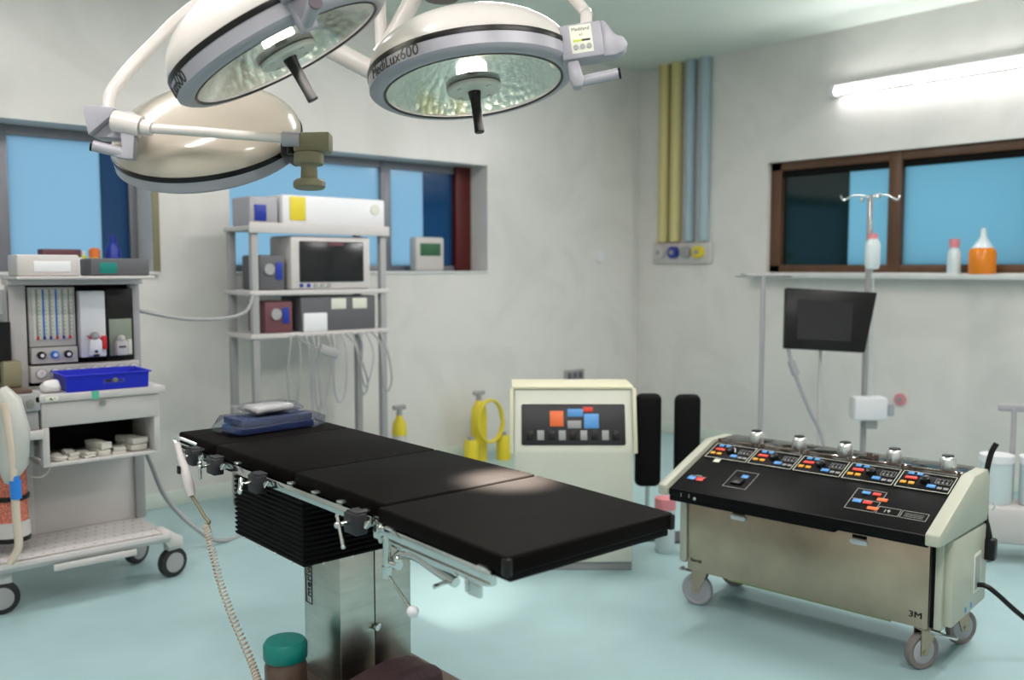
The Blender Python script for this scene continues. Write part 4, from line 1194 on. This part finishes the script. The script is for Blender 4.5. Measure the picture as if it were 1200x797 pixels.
MB().cyl((0, 0, 0.10), (0, 0, 0.125), 0.013).build('bottle_cap', WHITEP, t)
t = thing('blue_bottle', 'tall dark blue bottle on the left window sill', 'bottle', (1.868, Y1 + 0.03, zs))
MB().lathe([(0, 0), (0.042, 0), (0.045, 0.01), (0.045, 0.14), (0.025, 0.175), (0, 0.175)], 24).build('bottle_body', BLUEP, t)
MB().cyl((0, 0, 0.175), (0, 0, 0.225), 0.022).build('bottle_cap', BLUEP, t)
t = thing('sill_clock', 'small white framed device with a green face on the sill by the red post', 'device', (4.31, Y1 + 0.10, zs))
MB().box(-0.14, 0.14, -0.05, 0.05, 0.0, 0.27, 0.02).build('device_case', GREYP, t)
MB().box(-0.10, 0.10, -0.053, -0.049, 0.12, 0.22, 0.003).build('device_face', GREENP, t)

# ------------------------------------------------------------------ monitoring rack by the left wall
rk = thing('equipment_rack', 'tall open equipment rack on posts standing by the left wall under the second window', 'rack', (2.95, 5.42, 0))
I = inv(rk)
for x in (2.50, 3.43):
    for y in (5.30, 5.62):
        MB().box(x - 0.022, x + 0.022, y - 0.022, y + 0.022, 0.06, 1.80, 0.004).build('post', MATS['mid_grey_enamel'], rk, I)
for z in (0.30, 1.13, 1.40, 1.80):
    MB().box(2.46, 3.47, 5.27, 5.65, z - 0.015, z + 0.015, 0.005).build('shelf', GREYP, rk, I)
MB().box(2.46, 3.47, 5.262, 5.272, 1.77, 1.835, 0.003).build('shelf_front', GREYP, rk, I)
for x in (2.50, 3.43):
    for y in (5.30, 5.62):
        MB().cyl((x - 0.012, y, 0.03), (x + 0.012, y, 0.03), 0.03).build('castor', BLACK, rk, I)
t = thing('ventilator_unit', 'long white unit with a yellow panel on the top shelf of the tall rack', 'medical device', (3.02, 5.45, 1.816))
MB().box(-0.32, 0.44, -0.15, 0.15, 0.0, 0.20, 0.015).build('unit_case', WHITEP, t)
MB().box(-0.27, -0.16, -0.154, -0.149, 0.04, 0.19, 0.004).build('yellow_panel', YEL, t)
MB().cyl((0.36, -0.149, 0.13), (0.36, -0.156, 0.13), 0.035).build('orange_badge', MATS['cream_enamel'], t)
t = thing('signal_box', 'grey patterned device left of the long white unit on the top shelf', 'medical device', (2.58, 5.45, 1.816))
MB().box(-0.09, 0.10, -0.13, 0.13, 0.0, 0.18, 0.012).build('unit_case', HUBG, t)
MB().box(-0.06, 0.02, -0.134, -0.129, 0.03, 0.13, 0.004).build('unit_panel', BLUEP, t)
t = thing('vital_monitor', 'pale cased monitor with a dark screen on the tall rack', 'monitor', (3.03, 5.42, 1.4155))
MB().box(-0.29, 0.30, -0.14, 0.16, 0.0, 0.345, 0.02).build('monitor_case', GREYP, t)
MB().box(-0.23, 0.24, -0.146, -0.139, 0.05, 0.31, 0.006).build('monitor_screen', SCREEN, t)
MB().box(-0.02, 0.09, -0.148, -0.145, 0.285, 0.305).build('red_trace', MATS['maroon_card'], t)
for k in range(5):
    MB().cyl((-0.22 + k * 0.05, -0.14, 0.028), (-0.22 + k * 0.05, -0.15, 0.028), 0.012).build('monitor_key', BLUEP if k < 2 else GREYM, t)
t = thing('recorder', 'dark recorder with cream slots on the shelf under the dark screen', 'medical device', (3.09, 5.42, 1.1455))
MB().box(-0.28, 0.28, -0.13, 0.15, 0.0, 0.225, 0.01).build('recorder_case', DGREY, t)
for x0 in (-0.06, 0.10):
    MB().box(x0, x0 + 0.11, -0.134, -0.129, 0.14, 0.21, 0.004).build('recorder_slot', CREAM, t)
MB().box(-0.27, -0.10, -0.15, -0.129, 0.0, 0.12, 0.006).build('recorder_module', WHITEP, t)
for lb, x, z, w, h, m in (('black pump module with dials on the shelf at the rack left post', 2.60, 1.4155, 0.11, 0.22, DGREY),
                          ('dark red module on the lower shelf at the rack left post', 2.64, 1.1455, 0.12, 0.20, MAROON)):
    t = thing('pump_module', lb, 'medical device', (x, 5.42, z))
    MB().box(-w * 0.6, w, -0.12, 0.13, 0, h, 0.015).build('module_case', m, t)
    MB().cyl((0.0, -0.12, h * 0.6), (0.0, -0.135, h * 0.6), 0.035).build('module_dial', GREYM, t)
    MB().box(0.045, 0.09, -0.125, -0.119, h * 0.3, h * 0.8, 0.004).build('module_panel', BLUEP, t)
# hanging cables
random.seed(3)
CL = ['leftmost of the cables hanging in the tall rack', 'thin cable second from the left in the tall rack', 'grey cable left of the rack middle',
      'grey cable in the rack middle', 'grey cable right of the rack middle', 'cable second from the right in the tall rack', 'rightmost of the cables hanging in the tall rack']
for k in range(7):
    x = 2.72 + 0.10 * k
    a = random.uniform(-0.07, 0.07); b_ = random.uniform(0.045, 0.085)
    z0 = random.uniform(0.58, 0.80)
    o = MB().tube([(x, 5.262, 1.125), (x + a * 0.5, 5.235 - 0.012 * k, 1.05), (x + a, 5.24 - 0.016 * k, 0.90), (x + a + 0.01, 5.24 - 0.016 * k, z0 + 0.06), (x + a + b_ * 0.5, 5.24 - 0.016 * k, z0), (x + a + b_, 5.24 - 0.016 * k, z0 + 0.08), (x + b_ * 0.8, 5.235 - 0.012 * k, 1.00), (x + b_ * 0.8, 5.262, 1.125)], 0.0065, n=8, smooth=8).build('hanging_cable', HUBG if k % 2 else MATS['mid_grey_enamel'])
    tag(o, CL[k], 'cable', 'cables hanging in the rack')
t = thing('sensor_clip', 'dark sensor block hanging among the cables of the tall rack', 'sensor', (2.93, 5.06, 0.98))
MB().box(-0.14, 0.0, -0.02, 0.02, 0.0, 0.06, 0.012, T(0, 0, 0, 0, 0, R_(20))).build('sensor_body', GREYM, t)
MB().tube([(-0.12, 0, 0.07), (-0.17, 0.10, 0.11), (-0.175, 0.198, 0.15)], 0.006).build('sensor_lead', GREYM, t)
o = MB().tube([(2.47, 5.255, 1.39), (2.30, 5.0, 1.30), (2.12, 4.95, 1.27), (1.90, 4.92, 1.28), (1.66, 4.88, 1.33)], 0.010, smooth=8).build('power_cable', GREYM)
tag(o, 'grey cable sagging from the tall rack to the left trolley', 'cable')
o = MB().tube([(1.652, 4.87, 0.62), (1.72, 4.95, 0.50), (1.80, 4.97, 0.30), (1.93, 4.90, 0.12), (2.10, 4.9, 0.012), (2.5, 5.1, 0.010), (2.9, 5.28, 0.012)], 0.012, smooth=8).build('floor_cable', GREYM)
tag(o, 'dark cable drooping from the left trolley down to the floor', 'cable')

# yellow gas bottles by the wall
for i, (x, z, r, lb) in enumerate(((3.83, 0.42, 0.055, 'slim yellow topped gas bottle by the left wall, nearest the tall rack'),
                                  (4.60, 0.46, 0.065, 'yellow gas bottle with a coiled yellow hose by the left wall'))):
    t = thing('gas_bottle', lb, 'gas bottle', (x, 5.70, 0), 0, 'yellow gas bottles')
    MB().lathe([(0, 0), (r, 0), (r, z - 0.12), (r * 0.98, z - 0.10), (0, z - 0.10)], 28).build('bottle_body', GREYP if i == 0 else YEL, t)
    MB().lathe([(r, z - 0.12), (r * 1.02, z - 0.10), (r * 0.9, z - 0.03), (r * 0.45, z + 0.01), (r * .4, z + 0.03), (0, z + 0.03)], 28).build('bottle_shoulder', YEL, t)
    MB().cyl((0, 0, z + 0.03), (0, 0, z + 0.09), 0.022).cyl((-0.05, 0, z + 0.09), (0.05, 0, z + 0.09), 0.018).build('valve', GREYM, t)
    if i == 1:
        hp = []
        for k in range(73):
            a = 2 * PI * k / 24
            hp.append((0.03 + 0.13 * math.cos(a), -0.09 - 0.012 * k / 24, 0.33 + 0.17 * math.sin(a)))
        MB().tube(hp, 0.011, n=8).build('coiled_hose', YEL, t)
for x, lb in ((4.44, 'yellow footed can left of the coiled yellow hose'), (4.78, 'yellow footed can right of the coiled yellow hose')):
    t = thing('yellow_can', lb, 'can', (x, 5.60, 0), 0, 'yellow cans on the floor')
    MB().lathe([(0, 0), (0.06, 0), (0.06, 0.16), (0.045, 0.20), (0, 0.20)], 24).build('can_body', YEL, t)
    MB().cyl((0, 0, 0.20), (0, 0, 0.225), 0.025).build('can_cap', GREYM, t)

# ------------------------------------------------------------------ cream control cabinet
CB = R_(41 - 90 + 49 - 41)   # faces the camera
t = thing('control_cabinet', 'cream floor cabinet with a dark sloping control panel standing behind the table', 'cabinet', (3.245, 3.255, 0), R_(-41))
MB().prism([(0.0, 0.045), (0.42, 0.045), (0.42, 0.90), (0.38, 0.93), (0.09, 0.93), (0.0, 0.62)], 'x', -0.305, 0.305, 0.012).build('cabinet_body', CREAM, t)
MB().box(-0.305, 0.305, 0.02, 0.40, 0.0, 0.044, 0.003).build('plinth', MATS['mid_grey_enamel'], t)
MB().box(-0.315, 0.315, 0.085, 0.40, 0.931, 0.945, 0.004).build('cabinet_top', CREAMY, t)
MB().prism([(-0.012, 0.615), (0.0, 0.615), (0.09, 0.935), (0.075, 0.935)], 'x', -0.325, -0.306, 0.003).prism([(-0.012, 0.615), (0.0, 0.615), (0.09, 0.935), (0.075, 0.935)], 'x', 0.306, 0.325, 0.003).build('edge_trim', CREAMY, t)
PM = Matrix.Translation((0, 0.0, 0.62)) @ Matrix.Rotation(math.atan2(0.31, 0.09), 4, 'X')
cp = MB().box(-0.265, 0.265, 0.035, 0.245, -0.004, 0.006, 0.008, PM).build('control_panel', MATS['charcoal_plastic'], t)
for k in range(9):
    MB().box(-0.24 + k * 0.055, -0.205 + k * 0.055, 0.06, 0.11, 0.006, 0.010, 0.001, PM).build('panel_key', GREYM if k % 2 else BLACK, cp)
for x, s, w, h, m in ((-0.12, 0.13, 0.07, 0.08, BTN_O), (-0.03, 0.18, 0.08, 0.04, BTN_B), (0.055, 0.12, 0.075, 0.075, BTN_B), (-0.03, 0.12, 0.07, 0.04, GREYM), (0.05, 0.205, 0.05, 0.025, BTN_R)):
    MB().box(x, x + w, s, s + h, 0.006, 0.010, 0.001, PM).build('panel_lamp', m, cp)

# black padded leg rests leaning by the wall
for i, (x, y, lb) in enumerate(((3.99, 3.40, 'black padded leg rest standing beside the cream cabinet'), (4.13, 3.23, 'black padded leg rest standing nearest the pump console'))):
    t = thing('leg_rest', lb, 'leg rest', (x, y, 0), R_(-41), 'black leg rests')
    m = MB().box(-0.075, 0.075, -0.04, 0.04, 0.30, 0.84, 0.038, seg=4)
    M = Matrix.Shear('XY', 4, (0, 0)) if False else Matrix.Identity(4)
    m.build('rest_pad', BLACKM, t)
    MB().cyl((0, 0.0, 0.02), (0, 0.0, 0.32), 0.014).build('rest_rod', CHROME, t)
    MB().box(-0.10, 0.10, -0.09, 0.09, 0.0, 0.022, 0.005).build('rest_foot', DGREY, t)
t = thing('red_lid_jar', 'small clear jar with a pink red lid on the floor before the leg rests', 'jar', (3.86, 3.16, 0))
MB().lathe([(0, 0), (0.05, 0), (0.055, 0.02), (0.055, 0.24), (0, 0.24)], 24).build('jar_body', CLEARB, t)
MB().cyl((0, 0, 0.241), (0, 0, 0.30), 0.058, n=28).build('jar_lid', PINK, t)

# ------------------------------------------------------------------ poles and screen by the right wall
def W(t): return inv(t)
t = thing('infusion_pole', 'tall steel infusion pole with hooks standing beside the dark wall screen', 'infusion pole', (5.74, 3.02, 0))
MB().cyl((0, 0, 0.05), (0, 0, 2.02), 0.019, n=16).build('pole', MATS['mid_grey_enamel'], t)
for k in range(4):
    a = PI / 4 + k * PI / 2
    MB().tube([(0, 0, 2.02), (0.10 * math.cos(a), 0.10 * math.sin(a), 2.03), (0.17 * math.cos(a), 0.17 * math.sin(a), 2.00), (0.19 * math.cos(a), 0.19 * math.sin(a), 2.03)], 0.006, smooth=4).build('hook', CHROME, t)
for k in range(5):
    a = k * 2 * PI / 5
    lg = MB().tube([(0, 0, 0.09), (0.20 * math.cos(a), 0.20 * math.sin(a), 0.06)], 0.013).build('leg', STEEL, t)
    MB().cyl((0.20 * math.cos(a) - 0.01, 0.20 * math.sin(a), 0.03), (0.20 * math.cos(a) + 0.01, 0.20 * math.sin(a), 0.03), 0.03).build('castor', BLACK, lg)
t = thing('infusion_pump', 'small white infusion pump clamped on the tall pole below the dark screen', 'infusion pump', (5.70, 2.975, 0.56))
MB().box(-0.12, 0.10, -0.10, 0.02, 0.0, 0.155, 0.02, T(0, 0, 0, R_(-41))).build('pump_case', WHITEP, t)
MB().box(0.10, 0.15, -0.08, 0.0, 0.03, 0.11, 0.01, T(0, 0, 0, R_(-41))).build('pump_side', HUBG, t)
MB().box(-0.03, 0.05, -0.06, 0.02, -0.06, 0.0, 0.01, T(0, 0, 0, R_(-41))).build('pump_clamp', GREYM, t)
t = thing('saline_bottle', 'clear saline bottle with a pink cap hanging on the tall infusion pole', 'bottle', (5.62, 2.93, 1.54))
MB().lathe([(0, 0.0), (0.04, 0.01), (0.048, 0.04), (0.048, 0.17), (0.03, 0.20), (0, 0.20)], 24).build('bottle_body', CLEARB, t)
MB().cyl((0, 0, 0.20), (0, 0, 0.235), 0.03).build('bottle_cap', PINK, t)
MB().tube([(0, 0, 0.235), (0.0, 0.02, 0.33), (0.01, 0.03, 0.46), (0.0, 0.0, 0.478), (-0.012, -0.015, 0.462)], 0.005, smooth=4).build('hanging_loop', CHROME, t)
MB().tube([(0, 0, 0.005), (0.03, 0, -0.15), (0.02, 0, -0.5), (0.03, 0, -0.82)], 0.004, smooth=4).build('drip_tube', CLEARB, t)
# screen on a thin stand
t = thing('display_screen', 'flat black display screen tilted on a thin stand below the brown window', 'display screen', (5.36, 3.08, 0))
SMx = T(0, 0, 1.22, R_(-43), R_(-8), R_(3))
MB().prism([(-0.28, 0.195), (0.30, 0.195), (0.235, -0.195), (-0.275, -0.195)], 'y', -0.02, 0.03, 0.008, SMx).build('screen_case', BLACK, t)
MB().prism([(-0.20, 0.12), (0.15, 0.12), (0.14, -0.13), (-0.20, -0.13)], 'y', -0.024, -0.0195, 0.0, SMx).build('screen_glass', SCREEN, t)
MB().cyl((0.02, 0.06, 0.05), (0.02, 0.06, 1.2), 0.010).cyl((0.02, 0.06, 1.2), (0.02, 0.03, 1.22), 0.02).build('stand_pole', GREYP, t)
MB().lathe([(0, 0), (0.11, 0), (0.11, 0.02), (0.03, 0.05), (0, 0.05)], 32, T(0.02, 0.06, 0)).build('stand_foot', DGREY, t)
MB().tube([(-0.20, 0.16, 1.05), (-0.18, 0.14, 0.93), (-0.15, 0.11, 0.82), (-0.10, 0.06, 0.65), (-0.03, 0.0, 0.45), (-0.02, -0.03, 0.15), (-0.02, -0.02, 0.06)], 0.012, smooth=6).cyl((-0.185, 0.145, 0.96), (-0.165, 0.12, 0.87), 0.024).build('screen_cable', HUBG, t)
t = thing('drip_stand', 'thin grey drip stand left of the black display screen', 'drip stand', (5.17, 3.44, 0))
MB().cyl((0, 0, 0.04), (0, 0, 1.50), 0.016, n=14).build('pole', HUBG, t)
MB().cyl((-0.14, 0.12, 1.505), (0.14, -0.12, 1.505), 0.010).cyl((-0.10, 0.09, 1.52), (-0.10, 0.09, 1.505), 0.02).build('cross_hook', GREYM, t)
MB().lathe([(0, 0), (0.17, 0), (0.17, 0.02), (0.03, 0.05), (0, 0.05)], 32).build('stand_foot', DGREY, t)
t = thing('wall_hook', 'small round pink plug on the right wall behind the infusion pole', 'wall plug', (X1, 3.26, 0.56))
MB().cyl((-0.001, 0, 0), (-0.02, 0, 0), 0.045).build('plug_plate', PINK, t)
MB().cyl((-0.02, 0, 0), (-0.03, 0, 0), 0.02).build('plug_core', MATS['mid_grey_enamel'], t)
# bottles on the right sill
zr = WB1[2] - 0.0075
t = thing('amber_bottle', 'amber bottle with a clear tapering neck on the right window sill', 'bottle', (X1 - 0.06, 2.68, zr))
MB().lathe([(0, 0), (0.085, 0), (0.09, 0.02), (0.09, 0.15), (0.075, 0.18), (0.0, 0.182)], 28).build('bottle_body', AMBER, t)
MB().lathe([(0.074, 0.183), (0.05, 0.21), (0.022, 0.26), (0.018, 0.32), (0, 0.32)], 24).build('bottle_neck', CLEARB, t)
t = thing('sill_bottle', 'slim white bottle with a pink cap on the right window sill', 'bottle', (X1 - 0.06, 2.875, zr))
MB().lathe([(0, 0), (0.045, 0), (0.047, 0.02), (0.045, 0.15), (0.028, 0.19), (0, 0.19)], 24).build('bottle_body', CLEARB, t)
MB().cyl((0, 0, 0.19), (0, 0, 0.25), 0.035).build('bottle_cap', PINK, t)

# pale machine at the right edge
t = thing('suction_unit', 'tall pale grey suction unit with clear jars at the right edge behind the pump console', 'suction unit', (5.17, 1.86, 0), R_(-60))
MB().box(-0.16, 0.20, -0.12, 0.14, 0.10, 0.30, 0.03).build('unit_body', GREYP, t)
for s in (-0.09, 0.10):
    j = MB().lathe([(0, 0.301), (0.075, 0.301), (0.08, 0.32), (0.08, 0.52), (0, 0.52)], 28, T(s, 0, 0)).build('suction_jar', CLEARB, t)
    MB().cyl((s, 0, 0.521), (s, 0, 0.56), 0.085, n=28).build('jar_lid', WHITEP, j)
MB().cyl((0.0, 0.10, 0.30), (0.0, 0.10, 0.80), 0.014).box(-0.08, 0.08, 0.09, 0.11, 0.78, 0.82, 0.01).build('push_handle', HUBG, t)
for sx in (-0.13, 0.16):
    for sy in (-0.09, 0.11):
        MB().cyl((sx - 0.015, sy, 0.05), (sx + 0.015, sy, 0.05), 0.05).build('castor', HUBG, t)
